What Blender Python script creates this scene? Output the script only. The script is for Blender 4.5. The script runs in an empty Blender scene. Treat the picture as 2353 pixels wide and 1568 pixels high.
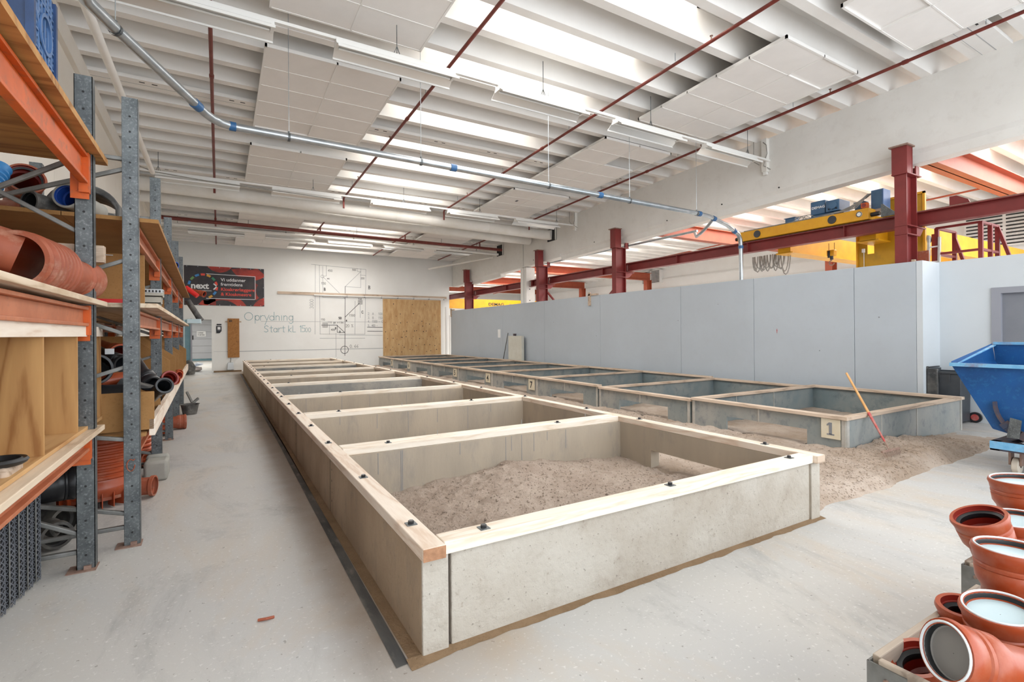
import bpy, bmesh, math, random
from mathutils import Vector, Matrix, noise
PI = math.pi
random.seed(7)
S = bpy.context.scene
COL = S.collection

# ------------------------------------------------------------------ camera, even world fill, exposure
cd = bpy.data.cameras.new('camera'); cam = bpy.data.objects.new('camera', cd); COL.objects.link(cam)
r_ = Vector((0.86187746, -0.50706072, -0.00752792)); u_ = Vector((0.00566886, -0.00521009, 0.99997036)); f_ = Vector((0.50708491, 0.86189459, 0.001616))
cam.matrix_world = Matrix(((r_.x, u_.x, -f_.x, 0), (r_.y, u_.y, -f_.y, 0), (r_.z, u_.z, -f_.z, 1.6), (0, 0, 0, 1)))
cd.sensor_width = 36; cd.lens = 1144.8 / 2353 * 36; cd.shift_y = -19.25 / 2353; cd.clip_end = 200; cd.clip_start = .05
S.camera = cam
w = bpy.data.worlds.new('world'); S.world = w; w.use_nodes = True
w.node_tree.nodes['Background'].inputs[0].default_value = (.90, .95, 1, 1)
w.node_tree.nodes['Background'].inputs[1].default_value = 2.5  # added even fill, let in through the open end behind the camera
S.view_settings.view_transform = 'Standard'; S.view_settings.look = 'None'; S.view_settings.gamma = 1; S.view_settings.exposure = 0.62
S.view_settings.use_curve_mapping = False
SKYLIGHT = 6.0

def area(name, loc, rot, sx, sy, power, color=(1, 1, 1)):
    l = bpy.data.lights.new(name, 'AREA'); l.shape = 'RECTANGLE'; l.size = sx; l.size_y = sy; l.energy = power; l.color = color
    o = bpy.data.objects.new(name, l); COL.objects.link(o); o.location = loc; o.rotation_euler = rot
    return o
area('skylight_glow', (4.7, 9, 5.6), (0, 0, 0), 3.2, 13, 240, (1, .98, .95))
area('skylight_glow', (4.7, 20.5, 5.2), (0, 0, 0), 3.2, 7, 150, (1, .98, .95))
area('skylight_glow', (16.5, 8, 5.4), (0, 0, 0), 5, 14, 900, (1, .98, .95))
area('skylight_glow', (16.5, 26, 5.0), (0, 0, 0), 5, 16, 900, (1, .98, .95))
area('gate_room_fill', (-1.2, 32, 2.7), (0, 0, 0), 1.5, 7, 90, (1, .97, .92))  # added fill to brighten the floor behind the doorway, no lamp seen there

# ------------------------------------------------------------------ materials
def nd(nt, t, **k):
    n = nt.nodes.new(t)
    for a, b in k.items(): setattr(n, a, b)
    return n
def M(name, c1, c2=None, scale=3, rough=.7, metal=0, bump=0, bscale=60, stretch=(1, 1, 1), lo=.35, hi=.65, c3=None, scale3=25, amt3=.3, emit=0, spec=.5, coat=0, speck=None):
    m = bpy.data.materials.new(name); m.use_nodes = True; nt = m.node_tree; p = nt.nodes['Principled BSDF']
    p.inputs['Roughness'].default_value = rough; p.inputs['Metallic'].default_value = metal
    p.inputs['Specular IOR Level'].default_value = spec; p.inputs['Coat Weight'].default_value = coat
    p.inputs['Base Color'].default_value = (*c1, 1)
    m.diffuse_color = (*c1, 1)
    tc = nd(nt, 'ShaderNodeTexCoord'); mp = nd(nt, 'ShaderNodeMapping'); mp.inputs['Scale'].default_value = stretch
    nt.links.new(tc.outputs['Object'], mp.inputs[0])
    def nz(sc, det=5, rg=.6):
        n = nd(nt, 'ShaderNodeTexNoise'); n.inputs['Scale'].default_value = sc; n.inputs['Detail'].default_value = det; n.inputs['Roughness'].default_value = rg
        nt.links.new(mp.outputs[0], n.inputs['Vector']); return n
    out = None
    if c2:
        n = nz(scale); rp = nd(nt, 'ShaderNodeValToRGB'); rp.color_ramp.elements[0].position = lo; rp.color_ramp.elements[1].position = hi
        rp.color_ramp.elements[0].color = (*c1, 1); rp.color_ramp.elements[1].color = (*c2, 1)
        nt.links.new(n.outputs[0], rp.inputs[0]); out = rp.outputs[0]
    if c3:
        n = nz(scale3, 8, .7); mr = nd(nt, 'ShaderNodeMapRange'); mr.inputs[1].default_value = .52; mr.inputs[2].default_value = .68; mr.inputs[4].default_value = amt3
        nt.links.new(n.outputs[0], mr.inputs[0])
        mx = nd(nt, 'ShaderNodeMix', data_type='RGBA'); mx.inputs[7].default_value = (*c3, 1); mx.inputs[6].default_value = (*c1, 1)
        nt.links.new(mr.outputs[0], mx.inputs[0])
        if out: nt.links.new(out, mx.inputs[6])
        out = mx.outputs[2]
    if speck:
        for (sc_, th_, cs_, am_) in speck:
            n = nz(sc_, 3, .6); mr = nd(nt, 'ShaderNodeMapRange'); mr.inputs[1].default_value = th_; mr.inputs[2].default_value = th_ + .05; mr.inputs[4].default_value = am_
            nt.links.new(n.outputs[0], mr.inputs[0])
            mx = nd(nt, 'ShaderNodeMix', data_type='RGBA'); mx.inputs[7].default_value = (*cs_, 1); mx.inputs[6].default_value = (*c1, 1); nt.links.new(mr.outputs[0], mx.inputs[0])
            if out: nt.links.new(out, mx.inputs[6])
            out = mx.outputs[2]
    if out: nt.links.new(out, p.inputs['Base Color'])
    if bump:
        n = nz(bscale, 4); b = nd(nt, 'ShaderNodeBump'); b.inputs['Strength'].default_value = min(1, bump); b.inputs['Distance'].default_value = .01 * max(1, bump)
        nt.links.new(n.outputs[0], b.inputs['Height']); nt.links.new(b.outputs[0], p.inputs['Normal'])
    if emit:
        p.inputs['Emission Color'].default_value = (*c1, 1); p.inputs['Emission Strength'].default_value = emit
    return m
def WOOD(name, c1, c2, axis='Z', scale=6, dist=6, rough=.65, knots=None):
    """wood: rings stretched along an axis"""
    m = bpy.data.materials.new(name); m.use_nodes = True; nt = m.node_tree; p = nt.nodes['Principled BSDF']; p.inputs['Roughness'].default_value = rough
    m.diffuse_color = (*c1, 1)
    tc = nd(nt, 'ShaderNodeTexCoord'); mp = nd(nt, 'ShaderNodeMapping')
    st = [1, 1, 1]; st['XYZ'.index(axis)] = .12; mp.inputs['Scale'].default_value = st
    nt.links.new(tc.outputs['Object'], mp.inputs[0])
    n = nd(nt, 'ShaderNodeTexNoise'); n.inputs['Scale'].default_value = scale; n.inputs['Detail'].default_value = 2; n.inputs['Distortion'].default_value = .4
    nt.links.new(mp.outputs[0], n.inputs['Vector'])
    mu = nd(nt, 'ShaderNodeMath', operation='MULTIPLY'); mu.inputs[1].default_value = dist; nt.links.new(n.outputs[0], mu.inputs[0])
    fr = nd(nt, 'ShaderNodeMath', operation='PINGPONG'); fr.inputs[1].default_value = .5; nt.links.new(mu.outputs[0], fr.inputs[0])
    n2 = nd(nt, 'ShaderNodeTexNoise'); n2.inputs['Scale'].default_value = scale * 12; n2.inputs['Detail'].default_value = 4; nt.links.new(mp.outputs[0], n2.inputs['Vector'])
    ad = nd(nt, 'ShaderNodeMath', operation='MULTIPLY_ADD'); ad.inputs[1].default_value = .5; nt.links.new(n2.outputs[0], ad.inputs[0]); nt.links.new(fr.outputs[0], ad.inputs[2])
    rp = nd(nt, 'ShaderNodeValToRGB'); rp.color_ramp.elements[0].position = .25; rp.color_ramp.elements[1].position = .8
    rp.color_ramp.elements[0].color = (*c2, 1); rp.color_ramp.elements[1].color = (*c1, 1); e = rp.color_ramp.elements.new(.42); e.color = (*[a * .35 + b * .65 for a, b in zip(c2, c1)], 1)
    nt.links.new(ad.outputs[0], rp.inputs[0]); nt.links.new(rp.outputs[0], p.inputs['Base Color'])
    b = nd(nt, 'ShaderNodeBump'); b.inputs['Strength'].default_value = .25; b.inputs['Distance'].default_value = .003
    nt.links.new(n2.outputs[0], b.inputs['Height']); nt.links.new(b.outputs[0], p.inputs['Normal'])
    return m
def FLOOR():
    m = bpy.data.materials.new('floor_concrete'); m.use_nodes = True; nt = m.node_tree; p = nt.nodes['Principled BSDF']
    p.inputs['Roughness'].default_value = .55; p.inputs['Specular IOR Level'].default_value = .35
    tc = nd(nt, 'ShaderNodeTexCoord')
    def nz(sc, det=6, st=(1, 1, 1), rg=.6, dis=0):
        mp = nd(nt, 'ShaderNodeMapping'); mp.inputs['Scale'].default_value = st; nt.links.new(tc.outputs['Object'], mp.inputs[0])
        n = nd(nt, 'ShaderNodeTexNoise'); n.inputs['Scale'].default_value = sc; n.inputs['Detail'].default_value = det; n.inputs['Roughness'].default_value = rg; n.inputs['Distortion'].default_value = dis
        nt.links.new(mp.outputs[0], n.inputs['Vector']); return n
    def rng(n, a, b, t0=0., t1=1.):
        r = nd(nt, 'ShaderNodeMapRange'); r.inputs[1].default_value = a; r.inputs[2].default_value = b; r.inputs[3].default_value = t0; r.inputs[4].default_value = t1
        nt.links.new(n.outputs[0], r.inputs[0]); return r
    def mix(a, col, f):
        x = nd(nt, 'ShaderNodeMix', data_type='RGBA')
        if isinstance(a, tuple): x.inputs[6].default_value = (*a, 1)
        else: nt.links.new(a, x.inputs[6])
        x.inputs[7].default_value = (*col, 1); nt.links.new(f.outputs[0], x.inputs[0]); return x.outputs[2]
    c = mix((.53, .515, .485), (.48, .48, .475), rng(nz(.5, 3), .35, .65))
    c = mix(c, (.52, .44, .35), rng(nz(.9, 6, (1, .35, 1), .65, .6), .50, .68, 0, .8))      # tan foot-worn dust
    c = mix(c, (.34, .34, .33), rng(nz(1.1, 9, (1, .5, 1), .74, .6), .52, .66, 0, .85))       # grey patches
    c = mix(c, (.68, .67, .65), rng(nz(40, 3), .60, .70, 0, .7))
    c = mix(c, (.20, .18, .16), rng(nz(30, 2), .68, .73, 0, .65))                              # specks
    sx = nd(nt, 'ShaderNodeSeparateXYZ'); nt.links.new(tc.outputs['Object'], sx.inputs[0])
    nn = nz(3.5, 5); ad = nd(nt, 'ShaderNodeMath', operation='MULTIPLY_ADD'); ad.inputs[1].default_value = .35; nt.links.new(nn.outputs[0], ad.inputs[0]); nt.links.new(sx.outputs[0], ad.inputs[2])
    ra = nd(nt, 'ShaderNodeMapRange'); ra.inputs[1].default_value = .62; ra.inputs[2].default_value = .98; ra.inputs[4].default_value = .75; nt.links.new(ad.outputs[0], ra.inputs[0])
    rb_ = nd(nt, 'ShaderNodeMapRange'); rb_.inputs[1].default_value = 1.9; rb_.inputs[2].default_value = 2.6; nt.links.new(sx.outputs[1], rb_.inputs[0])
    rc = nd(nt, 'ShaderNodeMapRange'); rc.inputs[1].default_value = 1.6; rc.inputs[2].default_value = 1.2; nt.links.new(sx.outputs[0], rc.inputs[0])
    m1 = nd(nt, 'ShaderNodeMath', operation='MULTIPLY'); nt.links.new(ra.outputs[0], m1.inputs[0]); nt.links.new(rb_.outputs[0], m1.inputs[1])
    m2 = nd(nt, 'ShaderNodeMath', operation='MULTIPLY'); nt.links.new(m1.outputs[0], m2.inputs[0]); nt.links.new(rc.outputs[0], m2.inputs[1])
    c = mix(c, (.30, .21, .13), m2)  # trodden sand dust plus the trough's shade painted along its left foot
    nt.links.new(c, p.inputs['Base Color'])
    n = nz(70, 5); b = nd(nt, 'ShaderNodeBump'); b.inputs['Strength'].default_value = .15; b.inputs['Distance'].default_value = .004
    nt.links.new(n.outputs[0], b.inputs['Height']); nt.links.new(b.outputs[0], p.inputs['Normal'])
    return m
m = {}
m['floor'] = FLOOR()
m['wall'] = M('wall_white', (.84, .835, .81), (.81, .80, .77), 1.2, .8, bump=.15, bscale=30)
m['wall_l'] = M('wall_left_white', (.85, .81, .74), (.82, .77, .69), 1.2, .8)
m['ceil'] = M('ceiling_paint', (.88, .86, .83), (.84, .815, .78), 1.5, .8)
m['ceil_grey'] = M('ceiling_slab', (.86, .84, .80), (.82, .79, .75), 1.5, .8)
m['beamc'] = M('beam_paint', (.80, .785, .75), (.75, .73, .69), 1.0, .75, c3=(.55, .5, .45), scale3=5, amt3=.18)
m['dry'] = M('grey_board', (.48, .53, .58), (.455, .50, .545), .8, .6, c3=(.40, .43, .46), scale3=9, amt3=.15)
m['dry_l'] = M('light_grey_board', (.62, .66, .69), (.58, .62, .65), .8, .6)
m['conc_side'] = M('pit_concrete_tan', (.42, .315, .215), (.33, .24, .16), 1.6, .85, bump=.5, bscale=35, c3=(.20, .17, .14), scale3=7, amt3=.4, stretch=(1, 1, .5), speck=[(55, .67, (.09, .075, .06), .6)])
m['conc_front'] = M('pit_concrete_grey', (.49, .455, .40), (.40, .355, .295), 1.5, .85, bump=1.0, bscale=24, c3=(.27, .22, .17), scale3=5, amt3=.4, speck=[(48, .66, (.13, .11, .09), .6), (20, .68, (.30, .25, .2), .5)])
m['conc_in'] = M('pit_concrete_inner', (.44, .37, .285), (.345, .295, .235), 1.2, .85, bump=.25, bscale=40, c3=(.22, .21, .20), scale3=5, amt3=.4, stretch=(1, 1, .3))
m['conc_dark'] = M('pit_concrete_dark', (.20, .21, .21), (.38, .36, .32), 1.0, .85, bump=.2, c3=(.14, .14, .15), scale3=6, amt3=.5)
m['timber'] = WOOD('pale_timber', (.85, .78, .68), (.72, .60, .47), 'X', 7, 4)
m['timber_y'] = WOOD('pale_timber_long', (.83, .735, .63), (.68, .53, .41), 'Y', 7, 4)
m['timber_end'] = M('timber_end_grain', (.42, .22, .12), (.30, .15, .08), 30, .8)
m['timber_old'] = WOOD('aged_timber', (.60, .47, .36), (.38, .28, .20), 'X', 6, 4)
m['timber_oldy'] = WOOD('aged_timber_long', (.66, .53, .42), (.45, .34, .25), 'Y', 6, 4)
m['ply'] = WOOD('pine_plywood', (.54, .30, .11), (.30, .13, .035), 'Z', 3, 7)
m['ply_y'] = WOOD('pine_plywood_flat', (.62, .38, .17), (.42, .21, .07), 'Y', 3, 6)
m['ply_shelf'] = WOOD('worn_plank', (.75, .62, .47), (.52, .38, .25), 'Y', 4, 5)
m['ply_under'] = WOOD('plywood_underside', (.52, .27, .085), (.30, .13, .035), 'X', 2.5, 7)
m['osb'] = M('target_plywood', (.62, .41, .20), (.50, .29, .12), 3, .7, c3=(.40, .22, .08), scale3=9, amt3=.5, stretch=(2, 1, .6))
m['pegwood'] = M('peg_plywood', (.42, .19, .05), (.32, .13, .03), 14, .7)
m['chip'] = M('chipboard', (.38, .20, .07), (.32, .16, .05), 4, .85, c3=(.20, .10, .03), scale3=60, amt3=.5)
m['chip_edge'] = M('chipboard_edge', (.72, .46, .22), (.55, .33, .14), 60, .9)
m['orange'] = M('orange_enamel', (.66, .115, .010), (.50, .085, .008), 4, .45, c3=(.25, .10, .05), scale3=14, amt3=.7)
m['orange_f'] = M('faded_orange_enamel', (.52, .18, .085), (.42, .13, .055), 5, .5, c3=(.35, .14, .08), scale3=20, amt3=.5)
m['galv'] = M('galvanised_post', (.085, .095, .10), (.15, .165, .17), 9, .45, .55, c3=(.45, .47, .48), scale3=60, amt3=.4)
m['galv_l'] = M('galvanised_pipe', (.50, .54, .57), (.38, .42, .45), 6, .3, .8)
m['galv_b'] = M('dull_brace', (.25, .25, .24), (.16, .16, .15), 9, .55, .4)
m['steelw'] = M('white_enamel', (.80, .79, .76), rough=.4)
m['redpipe'] = M('red_pipe_paint', (.20, .035, .024), (.15, .025, .018), 8, .45)
m['redsteel'] = M('red_steel', (.21, .022, .020), (.17, .018, .016), 3, .5)
m['redorange'] = M('orange_red_steel', (.40, .085, .035), (.34, .065, .028), 3, .5)
m['pvc'] = M('terracotta_pvc', (.40, .070, .020), (.33, .055, .016), 5, .35, c3=(.55, .22, .13), scale3=5, amt3=.35)
m['pvc_d'] = M('dusty_terracotta_pvc', (.36, .095, .045), (.27, .065, .03), 6, .6, c3=(.56, .33, .23), scale3=6, amt3=.5)
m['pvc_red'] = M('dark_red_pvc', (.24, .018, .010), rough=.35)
m['black'] = M('black_plastic', (.012, .013, .016), (.025, .025, .028), 6, .35)
m['black_d'] = M('dusty_black_plastic', (.035, .037, .04), (.14, .13, .115), 5, .65, c3=(.3, .3, .29), scale3=9, amt3=.4)
m['rubber'] = M('rubber_seal', (.012, .014, .016), rough=.45)
m['cap'] = M('pale_blue_cap', (.60, .74, .78), (.55, .70, .75), 3, .35)
m['caprim'] = M('white_blue_rim', (.76, .83, .87), rough=.4)
m['grey_in'] = M('grey_pipe_lining', (.30, .29, .28), (.24, .235, .23), 2, .5)
m['blue_crate'] = M('blue_crate_plastic', (.02, .06, .17), (.012, .035, .10), 5, .4)
m['blue_lt'] = M('lit_and_pale_blue_plastic', (.10, .20, .40), (.07, .15, .32), 5, .4)  # paints light onto the crate's aisle side; also the pale control cabinet
m['blue'] = M('bright_blue_plastic', (.05, .28, .62), (.03, .2, .5), 4, .4)
m['blue_d'] = M('deep_blue_plastic', (.015, .06, .30), rough=.35)
m['skip'] = M('skip_blue_paint', (.004, .075, .25), (.003, .05, .17), 2.5, .4, c3=(.03, .20, .42), scale3=20, amt3=.3)
m['skip_rim'] = M('skip_rim_light_blue', (.20, .46, .68), (.12, .34, .58), 9, .45, c3=(.25, .09, .07), scale3=6, amt3=.5)
m['skip_dk'] = M('dark_rusty_steel', (.035, .045, .08), (.10, .06, .05), 9, .6)
m['bin'] = M('bin_grey_plastic', (.035, .042, .052), (.055, .062, .07), 5, .5)
m['nylon'] = M('cream_nylon_wheel', (.60, .53, .44), rough=.5)
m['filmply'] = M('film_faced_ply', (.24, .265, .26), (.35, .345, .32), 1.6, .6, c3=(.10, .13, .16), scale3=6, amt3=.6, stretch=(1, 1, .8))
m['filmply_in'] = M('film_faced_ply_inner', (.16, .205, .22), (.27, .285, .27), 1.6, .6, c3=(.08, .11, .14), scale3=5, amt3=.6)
m['alu'] = M('aluminium_edge', (.55, .54, .50), (.44, .42, .38), 8, .5, .3)
m['sand'] = M('sand', (.42, .345, .285), (.32, .25, .20), 1.8, .95, bump=1.6, bscale=34, c3=(.24, .17, .125), scale3=12, amt3=.45, speck=[(38, .64, (.10, .075, .055), .8), (70, .66, (.62, .55, .47), .6)])
m['sand_dry'] = M('dry_sand', (.46, .38, .315), (.31, .235, .175), 1.3, .95, bump=1.6, bscale=30, c3=(.26, .185, .13), scale3=9, amt3=.5, speck=[(34, .65, (.12, .085, .06), .75), (60, .67, (.66, .58, .50), .6)])
m['dirt'] = M('sand_dust', (.26, .17, .095), (.20, .125, .065), 5, .95, bump=.8, bscale=50)
m['strip'] = M('worn_black_strip', (.025, .03, .036), (.12, .12, .115), 5, .45, c3=(.34, .31, .27), scale3=8, amt3=.55, stretch=(1, .3, 1))
m['yellow'] = M('crane_yellow', (.70, .34, .004), (.62, .28, .003), 3, .45)
m['yellow_d'] = M('crane_yellow_dull', (.56, .30, .004), (.48, .25, .004), 2, .5, c3=(.20, .16, .02), scale3=3, amt3=.4)
m['demag'] = M('hoist_blue', (.035, .10, .20), (.05, .13, .24), 4, .4)
m['dark'] = M('dark_opening', (.02, .02, .02), rough=.7)
m['white'] = M('white_print', (.85, .85, .85), rough=.6)
m['redprint'] = M('red_print', (.85, .09, .06), rough=.6)
m['ink'] = M('black_marker', (.02, .02, .025), rough=.7)
m['ink_g'] = M('grey_marker', (.22, .23, .25), rough=.7)
m['teal_ink'] = M('teal_marker', (.16, .34, .38), rough=.7)
m['tape'] = M('blue_sleeve', (.03, .12, .28), rough=.4)
m['seam'] = M('wall_seam', (.42, .43, .44), rough=.8)
m['gate'] = M('gate_panel', (.52, .53, .56), (.49, .50, .53), 2, .45)
m['grey_door'] = M('grey_door_leaf', (.22, .23, .26), (.20, .21, .24), 3, .5)
m['grey_frame'] = M('grey_door_frame', (.30, .31, .35), rough=.45)
m['teal'] = M('teal_door', (.16, .30, .34), (.12, .24, .29), 3, .4)
m['panel'] = M('acoustic_tile', (.86, .83, .80), (.83, .80, .77), 3, .9, bump=.1, bscale=80)
m['pframe'] = M('white_tile_frame', (.84, .82, .79), rough=.5)
m['duct'] = M('white_duct', (.84, .82, .78), (.79, .76, .70), 2.5, .5)
m['reflector'] = M('polished_reflector', (.80, .80, .78), rough=.3, metal=.6)
m['tube'] = M('fluorescent_tube', (.9, .92, .9), rough=.2)
m['glow'] = M('skylight_pane', (1, .985, .95), rough=.5, emit=SKYLIGHT)
m['foam'] = M('cream_board', (.66, .65, .58), (.60, .58, .50), 3, .7)
m['grip'] = M('ash_handle', (.68, .38, .15), (.58, .30, .10), 6, .5)
m['redh'] = M('red_ferrule', (.50, .05, .05), (.45, .2, .17), 14, .5)
m['rust'] = M('rusty_iron', (.33, .22, .17), (.22, .13, .10), 20, .7)
m['crate'] = WOOD('weathered_crate_wood', (.48, .40, .32), (.24, .19, .15), 'X', 5, 6)
m['cable'] = M('grey_cable', (.33, .31, .28), (.22, .21, .19), 9, .6)
m['sack'] = M('plastic_sack', (.62, .66, .74), (.45, .50, .60), 7, .4, bump=.6, bscale=12)
m['sack2'] = M('cream_sack', (.62, .54, .50), (.55, .46, .42), 7, .7)
m['stone'] = M('grey_foam_block', (.36, .35, .31), (.31, .30, .27), 6, .8)
m['mesh'] = M('plastic_mesh', (.10, .11, .13), (.16, .17, .19), 9, .5)
m['channel'] = M('polymer_channel', (.50, .47, .40), (.42, .40, .34), 4, .6)
m['paper'] = M('number_plate', (.72, .66, .52), (.66, .58, .42), 5, .7)
m['galvgrid'] = M('galvanised_grating', (.55, .57, .58), rough=.4, metal=.5)
m['redbright'] = M('bright_red_plastic', (.75, .03, .03), rough=.35)
m['banner'] = M('banner_black', (.022, .020, .026), (.05, .038, .04), 1.6, .5)
m['ban_red'] = M('banner_red', (.55, .05, .025), (.20, .02, .015), 1.5, .5, stretch=(1, 1, 2))

# ------------------------------------------------------------------ geometry helpers
ORG = {}
class G:
    def __init__(s): s.v = []; s.f = []; s.mi = []; s.cur = 0
    def add(s, vs, fs):
        n = len(s.v); s.v += [Vector(a) for a in vs]; s.f += [tuple(i + n for i in f) for f in fs]; s.mi += [s.cur] * len(fs); return s
    def box(s, x0, x1, y0, y1, z0, z1):
        return s.add([(x0, y0, z0), (x1, y0, z0), (x1, y1, z0), (x0, y1, z0), (x0, y0, z1), (x1, y0, z1), (x1, y1, z1), (x0, y1, z1)],
                     [(0, 3, 2, 1), (4, 5, 6, 7), (0, 1, 5, 4), (1, 2, 6, 5), (2, 3, 7, 6), (3, 0, 4, 7)])
    def hexa(s, a):   # eight corners: bottom four, top four
        return s.add(a, [(0, 3, 2, 1), (4, 5, 6, 7), (0, 1, 5, 4), (1, 2, 6, 5), (2, 3, 7, 6), (3, 0, 4, 7)])
    def bar(s, p, q, wd, ht, up=(0, 0, 1)):
        p, q = Vector(p), Vector(q); d = (q - p).normalized(); up = Vector(up)
        if abs(d.dot(up)) > .98: up = Vector((1, 0, 0)) if abs(d.x) < .9 else Vector((0, 1, 0))
        a = d.cross(up).normalized() * wd / 2; b = a.cross(d).normalized() * ht / 2
        return s.add([p - a - b, p + a - b, p + a + b, p - a + b, q - a - b, q + a - b, q + a + b, q - a + b],
                     [(0, 3, 2, 1), (4, 5, 6, 7), (0, 1, 5, 4), (1, 2, 6, 5), (2, 3, 7, 6), (3, 0, 4, 7)])
    def lathe(s, prof, p, q, n=24, cap0=False, cap1=False):
        """profile [(t, r)]: t metres along p->q direction from p"""
        p, q = Vector(p), Vector(q); d = (q - p).normalized(); up = Vector((0, 0, 1)) if abs(d.z) < .9 else Vector((1, 0, 0))
        a = d.cross(up).normalized(); b = d.cross(a)
        vs = []; fs = []
        for t, r in prof:
            for k in range(n):
                an = 2 * PI * k / n; vs.append(p + d * t + (a * math.cos(an) + b * math.sin(an)) * r)
        for i in range(len(prof) - 1):
            for k in range(n):
                k2 = (k + 1) % n; fs.append((i * n + k, i * n + k2, (i + 1) * n + k2, (i + 1) * n + k))
        if cap0: fs.append(tuple(range(n)))
        if cap1: fs.append(tuple((len(prof) - 1) * n + k for k in range(n))[::-1])
        return s.add(vs, fs)
    def cyl(s, p, q, r, r2=None, n=14):
        L = (Vector(q) - Vector(p)).length
        return s.lathe([(0, r), (L, r if r2 is None else r2)], p, q, n, True, True)
    def tube(s, pts, r, n=8, closed=False):
        P = [Vector(a) for a in pts]; vs = []; fs = []; prev = None
        for i, c in enumerate(P):
            d = (P[min(i + 1, len(P) - 1)] - P[max(i - 1, 0)]).normalized()
            if prev is None: up = Vector((0, 0, 1)) if abs(d.z) < .9 else Vector((1, 0, 0)); a = d.cross(up).normalized()
            else: a = (prev - d * prev.dot(d)).normalized()
            prev = a; b = d.cross(a)
            for k in range(n):
                an = 2 * PI * k / n; vs.append(c + (a * math.cos(an) + b * math.sin(an)) * r)
        for i in range(len(P) - 1):
            for k in range(n):
                k2 = (k + 1) % n; fs.append((i * n + k, i * n + k2, (i + 1) * n + k2, (i + 1) * n + k))
        fs.append(tuple(range(n))[::-1]); fs.append(tuple((len(P) - 1) * n + k for k in range(n)))
        return s.add(vs, fs)
    def prism(s, poly, vec):
        n = len(poly); vec = Vector(vec); vs = [Vector(a) for a in poly] + [Vector(a) + vec for a in poly]
        return s.add(vs, [tuple(range(n))[::-1], tuple(range(n, 2 * n))] + [(i, (i + 1) % n, n + (i + 1) % n, n + i) for i in range(n)])
    def stroke(s, pts, wd, y=None):   # flat ribbon in a vertical XZ plane at depth y
        for (a, b) in zip(pts, pts[1:]):
            dx, dz = b[0] - a[0], b[1] - a[1]; L = math.hypot(dx, dz) or 1e-6; nx, nz = -dz / L * wd / 2, dx / L * wd / 2; ex, ez = dx / L * wd / 2, dz / L * wd / 2
            s.add([(a[0] + nx - ex, y, a[1] + nz - ez), (a[0] - nx - ex, y, a[1] - nz - ez), (b[0] - nx + ex, y, b[1] - nz + ez), (b[0] + nx + ex, y, b[1] + nz + ez)], [(0, 1, 2, 3)])
        return s
    def xform(s, Mx):
        s.v = [Mx @ a for a in s.v]; return s
    def build(s, name, mat, parent=None, label=None, bevel=0, smooth=True, kind=None, origin=None):
        o0 = ORG.get(parent.name, Vector((0, 0, 0))) if parent else Vector((0, 0, 0))
        if origin is not None: o0 = Vector(origin)
        me = bpy.data.meshes.new(name); me.from_pydata([tuple(a - o0) for a in s.v], [], s.f)
        mats = mat if isinstance(mat, list) else [mat]
        for x in mats: me.materials.append(m[x] if isinstance(x, str) else x)
        if len(mats) > 1: me.polygons.foreach_set('material_index', s.mi)
        if smooth:
            me.polygons.foreach_set('use_smooth', [True] * len(me.polygons)); me.set_sharp_from_angle(angle=math.radians(38))
        me.update()
        o = bpy.data.objects.new(name, me); COL.objects.link(o)
        if parent: o.parent = parent
        elif origin is not None: o.location = o0
        ORG[o.name] = o0
        if label: o['label'] = label
        if kind: o['kind'] = kind
        if bevel:
            b = o.modifiers.new('bevel', 'BEVEL'); b.width = bevel; b.segments = 2; b.limit_method = 'ANGLE'; b.angle_limit = math.radians(50)
        return o
def tag(o, label, cat, group=None):
    o['label'] = label; o['category'] = cat
    if group: o['group'] = group
    return o
def thing(name, label, cat, loc=(0, 0, 0), group=None):
    o = bpy.data.objects.new(name, None); COL.objects.link(o); o.location = loc; o.empty_display_size = .1; ORG[o.name] = Vector(loc)
    return tag(o, label, cat, group)
def struct(o): o['kind'] = 'structure'; return o
def group_empty(name, loc=(0, 0, 0)):
    o = bpy.data.objects.new(name, None); COL.objects.link(o); o.location = loc; ORG[o.name] = Vector(loc); o['kind'] = 'structure'; return o
def dup(root, loc, label):
    r = root.copy(); COL.objects.link(r); r.location = loc; r['label'] = label; ORG[r.name] = Vector(loc)
    for ch in list(root.children):
        c = ch.copy(); COL.objects.link(c); c.parent = r
        for g in ch.children:
            d = g.copy(); COL.objects.link(d); d.parent = c
    return r
def txt(name, s_, loc, size, rot, mat, parent, bold=0, sx=1, align='LEFT', ext=.0015, spacing=1, skew=0):
    cu = bpy.data.curves.new(name, 'FONT'); cu.body = s_; cu.size = size; cu.extrude = ext; cu.offset = bold; cu.align_x = align; cu.resolution_u = 3; cu.space_character = spacing; cu.shear = skew
    ob = bpy.data.objects.new(name, cu); COL.objects.link(ob)
    me = bpy.data.meshes.new_from_object(ob); bpy.data.objects.remove(ob)
    me.transform(Matrix.Translation(Vector(loc)) @ rot.to_4x4() @ Matrix.Diagonal((sx, 1, 1, 1)))
    me.transform(Matrix.Translation(-ORG.get(parent.name, Vector((0, 0, 0)))))
    me.materials.clear(); me.materials.append(m[mat])
    o = bpy.data.objects.new(name, me); COL.objects.link(o); o.parent = parent; ORG[o.name] = ORG.get(parent.name, Vector((0, 0, 0)))
    return o
from mathutils import Euler
FY = Euler((PI / 2, 0, 0)).to_matrix()           # lettering on a face looking to -Y
FX = Euler((PI / 2, 0, -PI / 2)).to_matrix()     # lettering on a face looking to -X

def zr(y): return 6.31 - .03 * y                 # underside of the roof ribs
YB = 25.19                                        # back wall
XB = 11.05                                        # face of the long concrete beam

# ------------------------------------------------------------------ floor
fl = struct(G().box(-6, 26, -4, 40, -.2, 0).build('floor', 'floor', smooth=False))
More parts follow.
